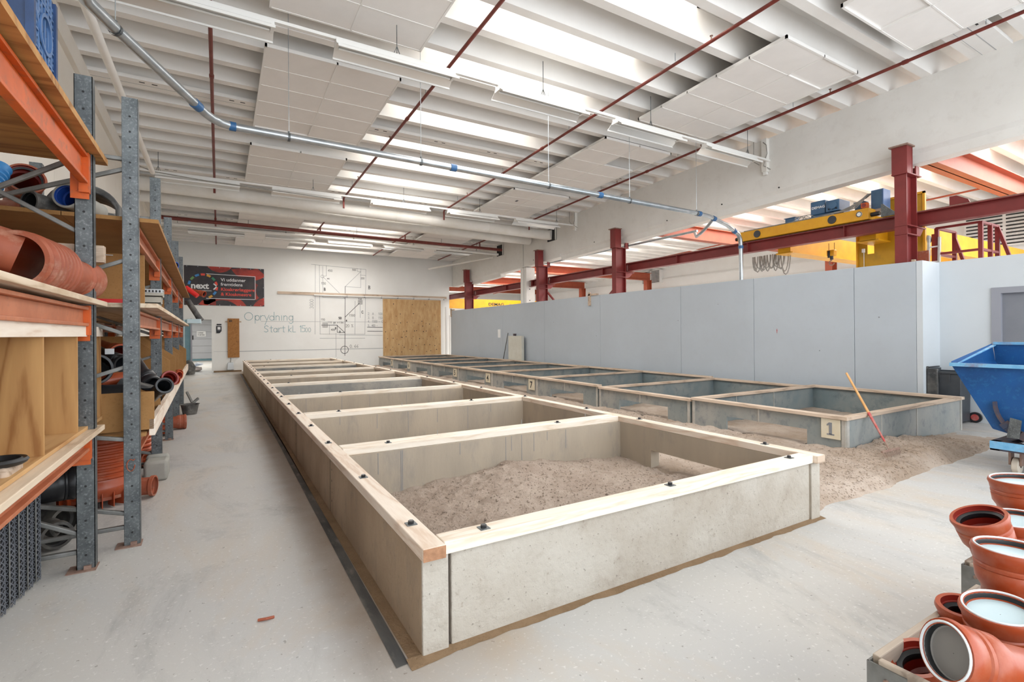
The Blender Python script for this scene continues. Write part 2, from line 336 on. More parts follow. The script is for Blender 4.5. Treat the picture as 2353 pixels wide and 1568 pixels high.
# ------------------------------------------------------------------ walls
wb = group_empty('wall_back')
YW = YB
def slab(x0, x1, y0, y1, z0, z1a, z1b, nm, mt, par, **k):   # top follows roof in x? constant here
    return G().box(x0, x1, y0, y1, z0, z1a).build(nm, mt, par, smooth=False, **k)
slab(-.25, 10.86, YB, YB + .3, 0, 6.05, 0, 'wall_panel', 'wall', wb)
slab(-2.1, -.25, YB, YB + .3, 2.3, 6.05, 0, 'wall_panel', 'wall', wb)
slab(10.86, 11.3, YB, YB + .3, 4.2, 6.05, 0, 'wall_panel', 'wall', wb)
wl = group_empty('wall_left')
yy = [-3, 4.2, 8.9, 13.6, 18.3, 25.2]
for a, b in zip(yy, yy[1:]):
    g = G().hexa([(-2.15, a, 0), (-1.9, a, 0), (-1.9, b - .01, 0), (-2.15, b - .01, 0), (-2.15, a, zr(a) + .5), (-1.9, a, zr(a) + .5), (-1.9, b - .01, zr(b) + .5), (-2.15, b - .01, zr(b) + .5)])
    g.build('wall_panel', 'wall_l', wl, smooth=False)
g = G().hexa([(-1.9, -3, zr(-3) - .32), (-1.83, -3, zr(-3) - .32), (-1.83, 25.1, zr(25.1) - .32), (-1.9, 25.1, zr(25.1) - .32), (-1.9, -3, zr(-3)), (-1.83, -3, zr(-3)), (-1.83, 25.1, zr(25.1)), (-1.9, 25.1, zr(25.1))])
g.build('ledge_beam', 'wall_l', wl, smooth=False)
# room behind the doorway
wg = group_empty('wall_gate_room')
slab(-3.0, -2.8, YB + .3, 38, 0, 3, 0, 'wall_panel', 'wall', wg); slab(-.25, -.1, YB + .3, 38, 0, 3, 0, 'wall_panel', 'wall', wg)
slab(-3.0, -.1, YB + .3, 38.2, 3, 3.15, 0, 'ceiling_panel', 'wall', wg); slab(-3, -.1, 38, 38.2, 0, 3, 0, 'wall_panel', 'wall', wg)
# far walls of the crane hall
we = group_empty('wall_far_hall')
slab(24.5, 24.8, -3, 40, 0, 7, 0, 'wall_panel', 'wall', we); slab(11.0, 24.8, 39.7, 40, 0, 7, 0, 'wall_panel', 'wall', we)
slab(-.1, 11.3, 39.7, 40, 0, 7, 0, 'wall_panel', 'wall', we)
for z in (3.6, 4.4, 5.0):
    g = G(); g.bar((24.45, -3, z), (24.45, 39, z), .05, .05); g.build('conduit', 'steelw', we)

# long grey partition, with its boards, return and door wall
wp = group_empty('wall_partition')
ys = [3.952, 4.95, 7.05, 9.15, 12.4, 15.6, 18.8, 21.7, 24.4]
for a, b in zip(ys, ys[1:]):
    G().box(10.6, 10.7, a + .004, b - .004, 0, 2.82).build('grey_board', 'dry', wp, bevel=.003, smooth=False)
G().box(10.6, 11.29, 3.86, 3.95, 0, 2.825).build('return_board', 'dry_l', wp, smooth=False)
G().box(11.29, 11.40, -1.0, 3.96, 2.31, 2.84).build('door_wall_board', 'dry_l', wp, smooth=False)
G().box(11.29, 11.40, 3.15, 3.96, 0, 2.31).build('door_wall_board', 'dry_l', wp, smooth=False)
G().box(11.29, 11.40, -1.0, 1.9, 0, 2.31).build('door_wall_board', 'dry_l', wp, smooth=False)
d1 = group_empty('door_1', (11.3, 3.1, 0))
g = G().box(11.26, 11.42, 3.03, 3.15, 0, 2.31).box(11.26, 11.42, 1.9, 2.02, 0, 2.31).box(11.26, 11.42, 2.02, 3.03, 2.21, 2.31); g.build('door_frame', 'grey_frame', d1, smooth=False)
G().box(11.33, 11.38, 2.02, 3.03, .01, 2.21).build('door_leaf', 'grey_door', d1, smooth=False)
# gate in the room behind
d2 = group_empty('door_2', (-.9, 37.7, 0))
zz = [0.12, .5, .95, 1.4, 1.85, 2.3, 2.62]
for a, b in zip(zz, zz[1:]): G().box(-1.62, -.30, 37.7, 37.78, a + .006, b - .006).build('gate_panel', 'gate', d2, smooth=False)
G().box(-1.62, -.30, 37.68, 37.8, 0, .12).build('bottom_seal', 'teal', d2, smooth=False)
G().box(-1.72, -1.60, 37.66, 37.8, 0, 2.7).box(-.32, -.26, 37.66, 37.8, 0, 2.7).build('guide_rail', 'gate', d2, smooth=False)
G().box(-1.55, -1.40, 37.64, 37.7, 1.35, 1.62).build('handle_recess', 'dark', d2, smooth=False)
n_ = thing('paper_notice', 'white paper sign with capital letters taped to the grey gate', 'sign', (-.98, 37.66, 1.4))
G().box(-1.22, -.72, 37.65, 37.66, 1.55, 1.89).build('sheet', 'white', n_)
txt('lettering', 'LUKKE', (-1.17, 37.645, 1.75), .10, FY, 'ink', n_, .002); txt('lettering', 'PORTEN', (-1.17, 37.645, 1.62), .10, FY, 'ink', n_, .002)
d3 = group_empty('door_3', (-1.1, 25, 0))
G().box(-1.22, -.98, 24.9, 24.98, .3, 2.28).build('door_leaf', 'teal', d3, smooth=False)
G().box(-1.03, -.97, 24.86, 24.92, 0.02, 2.32).box(-1.50, -1.45, 24.86, 24.92, .02, 2.32).build('door_frame', 'grey_frame', d3, smooth=False)
G().box(-1.44, -1.22, 24.93, 24.95, .3, 2.28).build('pane', 'cap', d3, smooth=False)

# doorway jamb and wall joints on the back wall
t1 = struct(G().box(-.27, -.2, YB - .03, YB + .3, 0, 2.3).build('trim_1', 'wall', smooth=False))
t2 = struct(G().box(1.64, 7.2, YB - .004, YB, 2.225, 2.24).box(.3, 7.2, YB - .004, YB, .88, .91).box(-.2, .3, YB - .004, YB, .90, .91).build('trim_2', 'seam', smooth=False))
t3 = struct(G().box(-.2, .86, YB - .05, YB, .0, .07).build('trim_3', 'dirt', smooth=False))

# ------------------------------------------------------------------ roof: slabs, ribs, skylights, joint bands
RP = .675
cl = group_empty('ceiling')
SKY = {1, 3, 5, 8, 10, 12, 14, 16, 19, 21, 23, 24, 26, 28, 30}   # troughs that carry a skylight
BAND = {10.72: 1, 15.45: 1, 3.0: 1, 20.2: 1}
rib_meshes = {}
def rib(x0, x1, yc, parent):
    key = (x0, x1)
    if key not in rib_meshes:
        g = G().hexa([(x0, -.075, 0), (x1, -.075, 0), (x1, .075, 0), (x0, .075, 0), (x0, -.12, .47), (x1, -.12, .47), (x1, .12, .47), (x0, .12, .47)])
        me = bpy.data.meshes.new('rib'); me.from_pydata([tuple(a) for a in g.v], [], g.f); me.materials.append(m['ceil']); rib_meshes[key] = me
    o = bpy.data.objects.new('rib', rib_meshes[key]); COL.objects.link(o); o.parent = parent; o.location = (0, yc, zr(yc)); return o
slabg = G(); win = 0
for k in range(-10, 32):
    yc = 3.935 + RP * k
    if yc > 25.3 or yc < -3: continue
    rib(-1.9, 11.06, yc, cl)
    y0, y1 = yc + .0, yc + RP; zt = zr(yc + RP / 2) + .46
    if k in SKY or (k < 0 and k % 2 == 0 and k > -5):
        slabg.box(-1.9, 3.0, y0, y1, zt, zt + .1); slabg.box(6.4, 11.06, y0, y1, zt, zt + .1)
        a, b = yc + .12, yc + RP - .12
        slabg.box(2.95, 3.0, a - .04, b + .04, zt, zt + .45); slabg.box(6.4, 6.45, a - .04, b + .04, zt, zt + .45)
        slabg.box(2.95, 6.45, a - .1, a - .0, zt, zt + .45); slabg.box(2.95, 6.45, b, b + .1, zt, zt + .45)
        win += 1; wn = group_empty('window_%d' % win, (4.7, (a + b) / 2, zt + .45))
        G().box(3.0, 6.4, a, b, zt + .42, zt + .44).build('skylight_pane', 'glow', wn, smooth=False)
        G().box(3.0, 6.4, a, a + .03, zt + .36, zt + .42).box(3.0, 6.4, b - .03, b, zt + .36, zt + .42).box(6.36, 6.4, a, b, zt + .36, zt + .42).build('skylight_frame', 'pframe', wn, smooth=False)
    else: slabg.box(-1.9, 11.06, y0, y1, zt, zt + .1)
slabg.build('roof_slab', 'ceil_grey', cl, smooth=False)
for yb_ in BAND:
    z = zr(yb_)
    G().box(-1.88, 11.05, yb_ - .2, yb_ + .2, z - .012, z + .05).build('joint_band', 'ceil', cl, smooth=False)
    G().box(-1.88, 11.05, yb_ - .006, yb_ + .006, z - .014, z - .011).box(-1.88, 11.05, yb_ + .17, yb_ + .176, z - .014, z - .011).build('joint_gap', 'seam', cl, smooth=False)
    g = G()
    for i in range(9):
        for dx in (-.06, .12): g.box(-1.1 + i * 1.35 + dx, -1.02 + i * 1.35 + dx, yb_ - .12, yb_ - .09, z - .014, z - .011)
    g.build('fixing_slot', 'dark', cl, smooth=False, kind='stuff')
# crane hall roof
cl2 = group_empty('ceiling_crane_hall')
slabg = G()
for k in range(-10, 53):
    yc = 3.935 + RP * k
    rib(11.06, 24.5, yc, cl2)
    zt = zr(yc + RP / 2) + .46; y0, y1 = yc, yc + RP
    if k % 2 == 1:
        a, b = yc + .12, yc + RP - .12
        slabg.box(11.06, 14.4, y0, y1, zt, zt + .1); slabg.box(18.4, 24.5, y0, y1, zt, zt + .1)
        slabg.box(14.4, 18.4, a - .1, a, zt, zt + .3); slabg.box(14.4, 18.4, b, b + .1, zt, zt + .3)
        win += 1; wn = group_empty('window_%d' % win, (16.4, (a + b) / 2, zt + .3))
        G().box(14.35, 18.45, a, b, zt + .28, zt + .3).build('skylight_pane', 'glow', wn, smooth=False)
    else: slabg.box(11.06, 24.5, y0, y1, zt, zt + .1)
slabg.build('roof_slab', 'ceil_grey', cl2, smooth=False)
# roof over the bit beyond the back wall
struct(G().box(-.1, 11.4, YB + .35, 40, 6.2, 6.3).build('ceiling_beyond_wall', 'ceil_grey', smooth=False))

# ------------------------------------------------------------------ long concrete beam + column
cb = thing('concrete_roof_beam', 'long off-white concrete roof beam running the length of the hall above the grey partition', 'beam', (11.2, 10, 5))
def beam_seg(y0, y1, cut=True):
    def sec(y):
        t = zr(y)
        if cut: return [(XB, y, t - 1.27), (XB, y, t), (XB + .35, y, t), (XB + .35, y, t - 1.50), (XB + .07, y, t - 1.50), (XB + .07, y, t - 1.34)]
        return [(XB, y, t - 1.39), (XB, y, t), (XB + .35, y, t), (XB + .35, y, t - 1.39)]
    a, b = sec(y0), sec(y1); n = len(a); g = G(); g.add(a + b, [tuple(range(n)), tuple(range(n, 2 * n))[::-1]] + [(i, i + n, (i + 1) % n + n, (i + 1) % n) for i in range(n)])
    g.build('beam_segment', 'beamc', cb, smooth=False)
beam_seg(-3, 15.2); beam_seg(15.2, 17.78, False); beam_seg(17.84, 19.9, False); beam_seg(19.9, 22.9); beam_seg(22.9, 25.15, False)
for y in (6.7, 8.2, 10.0, 13.2, 17.0):
    z = zr(y) - 1.22; G().cyl((XB - .012, y, z), (XB + .01, y, z), .018, n=8).build('anchor_hole', 'dark', cb)
cc = thing('concrete_column', 'off-white square concrete column standing under the beam joint behind the partition', 'column', (11.3, 17.8, 0))
G().box(11.08, 11.5, 17.62, 17.80, 0, 4.36).box(11.08, 11.5, 17.84, 18.08, 0, 4.33).build('shaft', 'beamc', cc, smooth=False)
G().box(11.09, 11.49, 17.80, 17.84, 0, 4.3).build('joint', 'seam', cc, smooth=False)
for z in (3.45, 2.98): G().cyl((11.24, 17.61, z), (11.24, 17.63, z), .022, n=10).build('anchor_hole', 'dark', cc)

# ------------------------------------------------------------------ red steel columns
def steel_col(y, z0, label, top):
    t = thing('steel_column', label, 'column', (10.95, y, 0), 'red steel crane columns along the partition')
    x0, x1 = 10.75, 11.17; h = .095
    g = G(); g.box(x0, x0 + .02, y - h, y + h, 0, z0); g.box(x1 - .02, x1, y - h, y + h, 0, z0); g.box(x0 + .02, x1 - .02, y - .008, y + .008, 0, z0); g.build('shaft', 'redsteel', t, smooth=False)
    G().box(x0 - .04, x1 + .12, y - h - .03, y + h + .03, z0, z0 + .02).build('top_plate', 'redsteel', t, smooth=False)
    g = G().box(x0 - .04, x0 - .025, y - .12, y + .12, z0 + .02, top).box(x0 + .17, x0 + .185, y - .12, y + .12, z0 + .02, top).box(x0 - .025, x0 + .17, y - .01, y + .01, z0 + .02, top)
    g.box(x0 - .03, x0 + .2, y - .115, y - .10, z0 + .02, top); g.build('upper_stub', 'redsteel', t, smooth=False)
    G().box(x0 - .09, x0 + .21, y - .15, y + .15, top, top + .025).build('head_plate', 'rust', t, smooth=False)
    G().box(x1 - .02, x1 + .12, y - .09, y - .07, z0 + .02, z0 + .2).box(x1 + .10, x1 + .12, y - .09, y + .09, z0 + .02, z0 + .2).build('rear_lug', 'redsteel', t, smooth=False)
    for z in (3.36, 3.52):
        G().box(x0 - .012, x1 + .02, y - h - .012, y + h, z - .01, z + .01).build('stiffener', 'redsteel', t, smooth=False)
    g = G().prism([(x1, y - .08, 3.52), (x1 + .32, y - .08, 3.52), (x1 + .16, y - .08, 3.36), (x1, y - .08, 3.36)], (0, .16, 0)); g.box(x1, x1 + .36, y - .1, y + .1, 3.51, 3.53); g.build('corbel', 'redsteel', t, smooth=False)
    G().box(x0 - .12, x1 + .12, y - .2, y + .2, 0, .02).build('base_plate', 'redsteel', t, smooth=False)
    return t
steel_col(4.235, 4.45, 'nearest red steel column, standing at the corner of the grey partition', 4.95)
steel_col(11.9, 4.27, 'red steel column halfway along the partition, second from the right', 4.86)
steel_col(16.27, 4.2, 'red steel column close beside the off-white concrete column', 4.83)
steel_col(22.9, 4.2, 'farthest red steel column, left of the concrete column', 4.82)
for (y, dy, lb) in ((11.95, 1.0, 'thin red diagonal brace beside the halfway red column'), (16.2, -1.0, 'thin red diagonal brace rising to the column by the concrete column')):
    tag(G().bar((11.1, y + (.1 if dy > 0 else -.1), 3.2), (11.1, y + dy, 2.5), .07, .05).build('diagonal_brace', 'redsteel', origin=(11.1, y, 2.5)), lb, 'brace')
rb = thing('runway_beam', 'long dark red steel crane runway beam running behind the columns', 'beam', (11.32, 12, 3.6))
for a, b in ((1.0, 4.3), (4.32, 11.88), (11.9, 16.25), (16.3, 22.85), (22.9, 36)):
    g = G().box(11.22, 11.42, a, b, 3.55, 3.565).box(11.22, 11.42, a, b, 3.785, 3.80).box(11.31, 11.33, a, b, 3.565, 3.785)
    for i in range(int((b - a) // 2.2)): g.box(11.23, 11.31, a + 1.1 + i * 2.2, a + 1.12 + i * 2.2, 3.565, 3.785)
    g.build('beam_length', 'redsteel', rb, smooth=False)
G().box(11.29, 11.35, 1, 36, 3.80, 3.83).build('rail', 'rust', rb, smooth=False)
rb2 = tag(G().box(22.9, 23.1, -2, 36, 3.55, 3.8).box(22.97, 23.03, -2, 36, 3.8, 3.84).build('runway_beam', 'redsteel', origin=(23, 12, 3.6)), 'red crane runway beam on the far side of the crane hall', 'beam')
# portal frames across the crane hall
for y, z, lb in ((4.2, 4.8, 'wide orange-red steel girder crossing the crane hall at the far right'), (11.9, 4.85, 'orange-red portal girder above the left end of the yellow crane'),
              (22.9, 4.9, 'orange-red portal frame seen between the two middle red columns'), (29.5, 4.92, 'orange-red portal frame seen left of the concrete column'), (35.4, 4.92, 'orange-red portal frame farthest down the crane hall')):
    t = thing('portal_frame', lb, 'frame', (17, y, 0), 'orange-red portal frames of the crane hall')
    G().box(11.5, 23.7, y - .15, y + .15, z, z + .02).box(11.5, 23.7, y - .15, y + .15, z + .44, z + .46).box(11.5, 23.7, y - .012, y + .012, z, z + .46).build('girder', 'redorange', t, smooth=False)
    G().box(23.3, 23.32, y - .15, y + .15, 0, z).box(23.68, 23.7, y - .15, y + .15, 0, z).box(23.32, 23.68, y - .01, y + .01, 0, z + .46).build('far_column', 'redorange', t, smooth=False)
tag(G().prism([(11.33, 3.72, 3.8), (11.33, 3.42, 3.8), (11.33, 3.46, 3.9), (11.33, 3.62, 4.0), (11.33, 3.72, 4.0)], (.03, 0, 0)).build('end_stop', 'redsteel', origin=(11.33, 3.6, 3.8)), 'red steel end stop plate standing on the runway beam at the right', 'bracket')

# ------------------------------------------------------------------ yellow bridge crane
cr = thing('bridge_crane', 'yellow overhead travelling crane with round buffers on the red runway beam', 'crane', (11.35, 6.4, 3.83))
G().box(11.18, 11.48, 4.95, 7.86, 3.835, 4.06).build('end_carriage', 'yellow', cr, bevel=.01)
G().box(11.2, 11.5, 5.6, 7.7, 4.06, 4.085).build('walkway_plate', 'galv_b', cr, smooth=False)
for y in (7.33, 5.63): G().cyl((11.165, y, 3.95), (11.2, y, 3.95), .085, n=24).build('wheel_cover', 'black', cr)
G().cyl((11.16, 5.11, 3.955), (11.2, 5.11, 3.955), .055, n=20).build('axle_cap', 'steelw', cr); G().lathe([(0, .055), (0, .04), (.01, .035)], (11.155, 5.11, 3.955), (11.2, 5.11, 3.955), 20).build('axle_ring', 'galv', cr)
for y0, y1 in ((4.95, 4.80), (7.86, 7.98)): G().cyl((11.3, y0, 3.93), (11.3, y1, 3.93), .045, n=14).build('buffer', 'black', cr)
G().box(11.2, 11.24, 4.70, 4.74, 3.83, 4.08).prism([(11.2, 4.70, 3.83), (11.2, 4.45, 3.83), (11.2, 4.70, 4.07)], (.03, 0, 0)).build('stop_bracket', 'galv', cr, smooth=False)
for y, nm in ((5.1, 'bridge_girder'), (6.85, 'bridge_girder')):
    G().box(11.48, 23, y - .15, y + .15, 3.45, 3.93).box(11.48, 23, y - .2, y + .2, 3.43, 3.46).build(nm, 'yellow', cr, smooth=False)
txt('lettering', 'DEMAG', (13.6, 4.94, 3.6), .22, FY, 'ink', cr, .004, 1.3); txt('lettering', '2t', (15.4, 4.94, 3.6), .2, FY, 'ink', cr)
hb = thing('hoist_motor', 'blue hoist motor housing with white lettering on top of the yellow crane', 'motor', (11.6, 6, 4.1))
g = G().box(11.35, 11.8, 5.86, 6.17, 4.16, 4.46); g.build('housing', 'demag', hb, bevel=.02)
G().box(11.3, 11.75, 5.55, 5.82, 4.16, 4.40).cyl((11.3, 5.66, 4.28), (11.26, 5.66, 4.28), .07).build('gearbox', 'demag', hb, bevel=.01)
G().box(11.38, 11.75, 5.5, 6.17, 4.085, 4.16).build('mount', 'demag', hb, smooth=False)
txt('lettering', 'DEMAG', (11.345, 6.14, 4.29), .075, FX, 'white', hb, .001, 1.1)
g = G()
for i in range(7): g.cyl((11.29, 5.60 + .025 * i, 4.2 + .02 * (i % 3)), (11.27, 5.60 + .025 * i, 4.22 + .02 * (i % 3)), .012, n=6)
g.build('terminal', 'dark', hb)
tag(G().box(11.35, 11.5, 6.52, 6.74, 4.09, 4.2).box(11.33, 11.52, 6.50, 6.76, 4.2, 4.215).build('junction_box', 'demag', origin=(11.4, 6.6, 4.1)), 'small dark blue junction box at the left end of the crane walkway', 'box')
ct = thing('control_cabinet', 'tall pale blue control box with orange lamp at the right end of the crane', 'box', (11.6, 5.1, 4.1))
G().box(11.45, 11.75, 4.80, 5.02, 4.06, 4.45).build('cabinet', 'blue_lt', ct, bevel=.006); G().box(11.44, 11.45, 4.82, 5.0, 4.08, 4.43).build('cabinet_door', 'demag', ct, bevel=.003)
G().box(11.30, 11.40, 5.03, 5.14, 4.1, 4.2).build('lamp_box', 'orange', ct, bevel=.005); G().cyl((11.29, 5.085, 4.15), (11.31, 5.085, 4.15), .038).build('lamp_lens', 'pvc_red', ct)
G().box(11.5, 11.65, 5.18, 5.34, 4.09, 4.27).box(11.48, 11.67, 5.16, 5.36, 4.27, 4.285).build('motor_box', 'demag', ct, smooth=False)
for i in range(7):
    y = 5.02 + .018 * i
    tag(G().tube([(11.5, y, 4.40 - .012 * i), (11.38, y + .03, 4.38 - .015 * i), (11.32, y + .08 + .02 * i, 4.25 - .01 * i), (11.3, y + .2 + .03 * i, 4.13), (11.3, y + .5 + .06 * i, 4.10)], .009, 6).build('power_cable', 'cable', origin=(11.4, 5.1, 4.1)), 'grey power cable looping from the control box along the crane', 'cable', 'cables looping off the crane control box')
for i in range(3):
    tag(G().tube([(11.28, 6.5 - .1 * i, 4.1), (11.25, 6.42 - .1 * i, 4.17), (11.25, 6.32 - .1 * i, 4.17), (11.28, 6.22 - .1 * i, 4.1)], .008, 6).build('power_cable', 'cable', origin=(11.3, 6.4, 4.1)), 'grey cable loop lying on the walkway left of the blue hoist motor', 'cable', 'cable loops on the crane walkway')
# hook block
hk = thing('hook_block', 'yellow and black hook block hanging from thin ropes below the crane', 'hook', (12.0, 6.03, 3.1))
G().cyl((12, 6.0, 3.6), (12, 6.0, 3.4), .006, n=6).cyl((12, 6.12, 3.6), (12, 6.12, 3.4), .006, n=6).build('rope', 'black', hk)
G().box(11.93, 12.07, 5.98, 6.14, 3.3, 3.44).build('sheave_case', 'yellow', hk, bevel=.02); G().box(11.92, 11.94, 6.06, 6.11, 3.26, 3.42).build('side_plate', 'black', hk, bevel=.004)
G().cyl((12, 6.06, 3.22), (12, 6.06, 3.3), .035).build('swivel', 'black', hk)
G().tube([(12, 6.06, 3.22)] + [(12, 6.06 + .055 * math.sin(a), 3.15 + .055 * math.cos(a)) for a in [i * .5 for i in range(0, 10)]], .013, 8).build('hook', 'rust', hk)
# festoon cables
for i in range(15):
    y = 7.86 - i * .058; dz = .36 + .05 * math.sin(i * 2.3) + (.14 if i > 12 else 0)
    pts = [(11.9 + .03 * math.sin(i * 3), y + (.07 + .025 * (i % 3)) * math.cos(a) , 3.52 - dz * math.sin(a)) for a in [j * PI / 8 for j in range(9)]]
    tag(G().tube(pts, .015, 6).build('festoon_cable', 'cable', origin=(11.9, y, 3.5)), 'grey hanging cable loop bundled below the left end of the crane', 'cable', 'festoon cable loops under the crane')
# yellow service plate
yp = thing('service_platform', 'tall mustard yellow steel plate structure behind the nearest red column', 'platform', (12, 4.9, 3))
G().box(11.98, 12.0, 4.95, 5.53, 2.4, 3.15).box(11.98, 12.0, 5.33, 5.53, 3.15, 3.68).box(11.98, 12.0, 4.95, 5.20, 3.15, 3.68).box(11.98, 12, 5.2, 5.33, 3.15, 3.24).box(11.98, 12, 4.3, 4.95, 2.4, 4.30).box(11.98, 12, 4.95, 5.05, 3.68, 4.38).build('plate', 'yellow_d', yp, smooth=False)
G().box(11.94, 11.98, 4.3, 4.34, 2.4, 4.34).box(11.94, 11.98, 4.3, 5.05, 4.30, 4.34).build('edge_angle', 'yellow', yp, smooth=False)
G().box(11.94, 11.98, 5.50, 5.53, 2.4, 3.68).build('edge_angle', 'yellow', yp, smooth=False)
G().box(11.92, 11.96, 5.36, 5.41, 3.28, 3.36).bar((11.96, 5.385, 3.28), (11.96, 5.385, 2.5), .01, .01).build('junction_box', 'steelw', yp, smooth=False)
c2 = thing('bridge_crane', 'distant yellow crane girder with dark lettering seen left of the concrete column', 'crane', (16, 30, 3.6))
G().box(11.4, 23, 29.8, 30.1, 3.30, 3.90).box(11.4, 23, 29.75, 30.15, 3.27, 3.31).build('bridge_girder', 'yellow', c2, smooth=False)
G().box(11.2, 11.5, 29, 31, 3.83, 4.05).build('end_carriage', 'yellow', c2, smooth=False)
txt('lettering', 'DEMAG', (15.7, 29.79, 3.5), .26, FY, 'ink', c2, .006, 1.35); txt('lettering', '2t', (17.3, 29.79, 3.5), .25, FY, 'ink_g', c2)
# platform railing, ladder, board
rl = thing('guard_railing', 'dark red steel guard railing above the door wall at the right', 'railing', (11.9, 3.6, 2.9))
P_ = [(11.55, 3.98), (11.55, 3.36), (12.35, 3.36), (12.35, 3.98)]
for x, y in P_ + [(12.0, 3.36), (12.2, 4.25)]: G().box(x - .03, x + .03, y - .03, y + .03, 2.4, 3.50).build('post', 'redsteel', rl, smooth=False)
for z in (3.5, 3.02):
    for p_, q_ in (((11.55, 3.98, z), (11.55, 3.36, z)), ((11.55, 3.36, z), (12.35, 3.36, z)), ((11.55, 3.98, z), (12.35, 3.98, z))): G().bar(p_, q_, .05, .04).build('rail', 'redsteel', rl, smooth=False)
G().bar((12.35, 3.36, 3.5), (12.35, 3.05, 2.4), .06, .05).bar((12.35, 3.98, 3.4), (12.35, 3.7, 2.4), .06, .05).build('stay', 'redsteel', rl, smooth=False)
ld = thing('aluminium_ladder', 'top of an aluminium ladder poking up behind the partition corner', 'ladder', (11.5, 4.05, 2.9))
for y in (4.12, 3.96): G().bar((11.52, y, 2.0), (11.52, y - .03, 3.38 if y > 4 else 3.33), .03, .06).build('stile', 'alu', ld, smooth=False)
for z in (2.6, 2.88, 3.16): G().cyl((11.52, 4.11, z), (11.52, 3.95, z), .014).build('rung', 'steelw', ld)
tag(G().prism([(11.3, 4.27, 2.5), (11.3, 4.02, 2.5), (11.3, 4.02, 3.08), (11.3, 4.2, 3.08)], (.02, 0, 0)).build('board', 'pvc_d', origin=(11.3, 4.1, 2.5)), 'dusty pinkish board leaning behind the foot of the nearest red column', 'board')
tag(G().box(10.62, 10.68, 3.98, 4.03, 2.6, 2.86).build('wood_batten', 'timber_old', origin=(10.6, 4, 2.7)), 'tiny wooden batten behind the near end of the partition top', 'batten')
for y, lb in ((12.9, 'small wooden bracket hooked over the middle of the partition top'), (24.3, 'small brown wooden bracket at the far end of the partition top')):
    tag(G().box(10.55, 10.6, y - .05, y + .05, 2.50, 2.93).box(10.55, 10.62, y - .4, y + .05, 2.83, 2.88).build('wood_bracket', 'timber_old', origin=(10.57, y, 2.6)), lb, 'bracket')
# fan heaters on the far wall
for x, y, z, s, lb in ((24.2, 23.3, 5.2, .75, 'white louvred fan heater on the distant wall above the middle of the partition'), (24.2, 6.4, 5.2, 1.1, 'white louvred fan heater on the distant wall at the far right')):
    t = thing('fan_heater', lb, 'heater', (x, y, z))
    G().box(x, x + .3, y - s, y + s, z - .55 * s, z + .55 * s).build('case', 'steelw', t, smooth=False)
    for i in range(9): G().box(x - .04, x, y - s * .95, y - .05, z - .5 * s + i * .115 * s, z - .46 * s + i * .115 * s).box(x - .04, x, y + .05, y + s * .95, z - .5 * s + i * .115 * s, z - .46 * s + i * .115 * s).build('louvre', 'dark', t, smooth=False)

# sprinkler pipes in the crane hall
for x, lb in ((14.8, 'thin orange-red sprinkler pipe nearest under the crane hall roof'), (20.5, 'thin orange-red sprinkler pipe farther across the crane hall roof')):
    tag(G().tube([(x, -2, zr(-2) - .12), (x, 38, zr(38) - .12)], .03, 8).build('sprinkler_pipe', 'redorange', origin=(x, 10, 6)), lb, 'pipe')
for y, lb in ((9, 'white light trunking across the crane hall behind the hoist'), (16, 'white light trunking across the middle of the crane hall'), (26, 'white light trunking far down the crane hall')):
    tag(G().box(12, 23, y - .05, y + .05, 5.45, 5.52).build('light_trunking', 'steelw', origin=(17, y, 5.4)), lb, 'trunking')

# ------------------------------------------------------------------ foreground concrete pits
pit = thing('concrete_sand_pit', 'long tan concrete sand trough with timber-capped compartments filling the floor', 'sand pit', (2.6, 13, 0))
PX0, PX1 = .86, 4.43
CY = [2.37, 4.80, 7.10, 9.42, 11.83, 13.95, 16.15, 18.6, 20.95, 23.55]
ZC = .49
def tb(x0, x1, y0, y1, mat, par=pit, z=ZC, th=.065, nm='timber_cap', bev=.006):
    return G().box(x0, x1, y0, y1, z, z + th).build(nm, mat, par, bevel=bev, smooth=False)
def bolt(x, y, z, par):
    G().box(x - .028, x + .028, y - .028, y + .028, z, z + .004).build('washer', 'galv', par, smooth=False)
    G().cyl((x, y, z + .004), (x, y, z + .02), .016, n=6).build('bolt_head', 'black', par)
for i, (a, b) in enumerate(zip(CY, CY[1:])):
    G().box(PX0, PX0 + .14, a + (.0 if i == 0 else -.07), b - .074, 0, ZC).build('side_panel', 'conc_side', pit, bevel=.006, smooth=False)
    if i == 0:
        G().box(PX1 - .13, PX1, a, 2.95, 0, ZC).box(PX1 - .13, PX1, 2.95, 4.16, .235, ZC).box(PX1 - .13, PX1, 4.16, b - .07, 0, ZC).build('side_panel', 'conc_in', pit, smooth=False)
    else:
        G().box(PX1 - .13, PX1, a - .07, a + .7, 0, ZC).box(PX1 - .13, PX1, a + .7, a + 1.5, .235, ZC).box(PX1 - .13, PX1, a + 1.5, b - .07, 0, ZC).build('side_panel', 'conc_in', pit, smooth=False)
# end panels and front
G().box(1.02, PX1 - .13, 2.365, 2.49, 0.0, ZC).build('end_panel', 'conc_front', pit, bevel=.008, smooth=False)
G().box(PX0 + .0, 1.0, 2.352, 2.372, 0, ZC).build('corner_face', 'conc_front', pit, bevel=.006, smooth=False)
G().box(PX1 - .12, PX1 + .01, 2.352, 2.40, 0, ZC - .01).build('corner_face', 'conc_front', pit, bevel=.006, smooth=False)
for i, y in enumerate(CY[1:]):
    dk = i in (3, 6)
    G().box(PX0 + .14, PX1 - .13, y - .13, y + .06, 0, ZC).build('cross_panel', 'conc_dark' if dk else 'conc_in', pit, smooth=False)
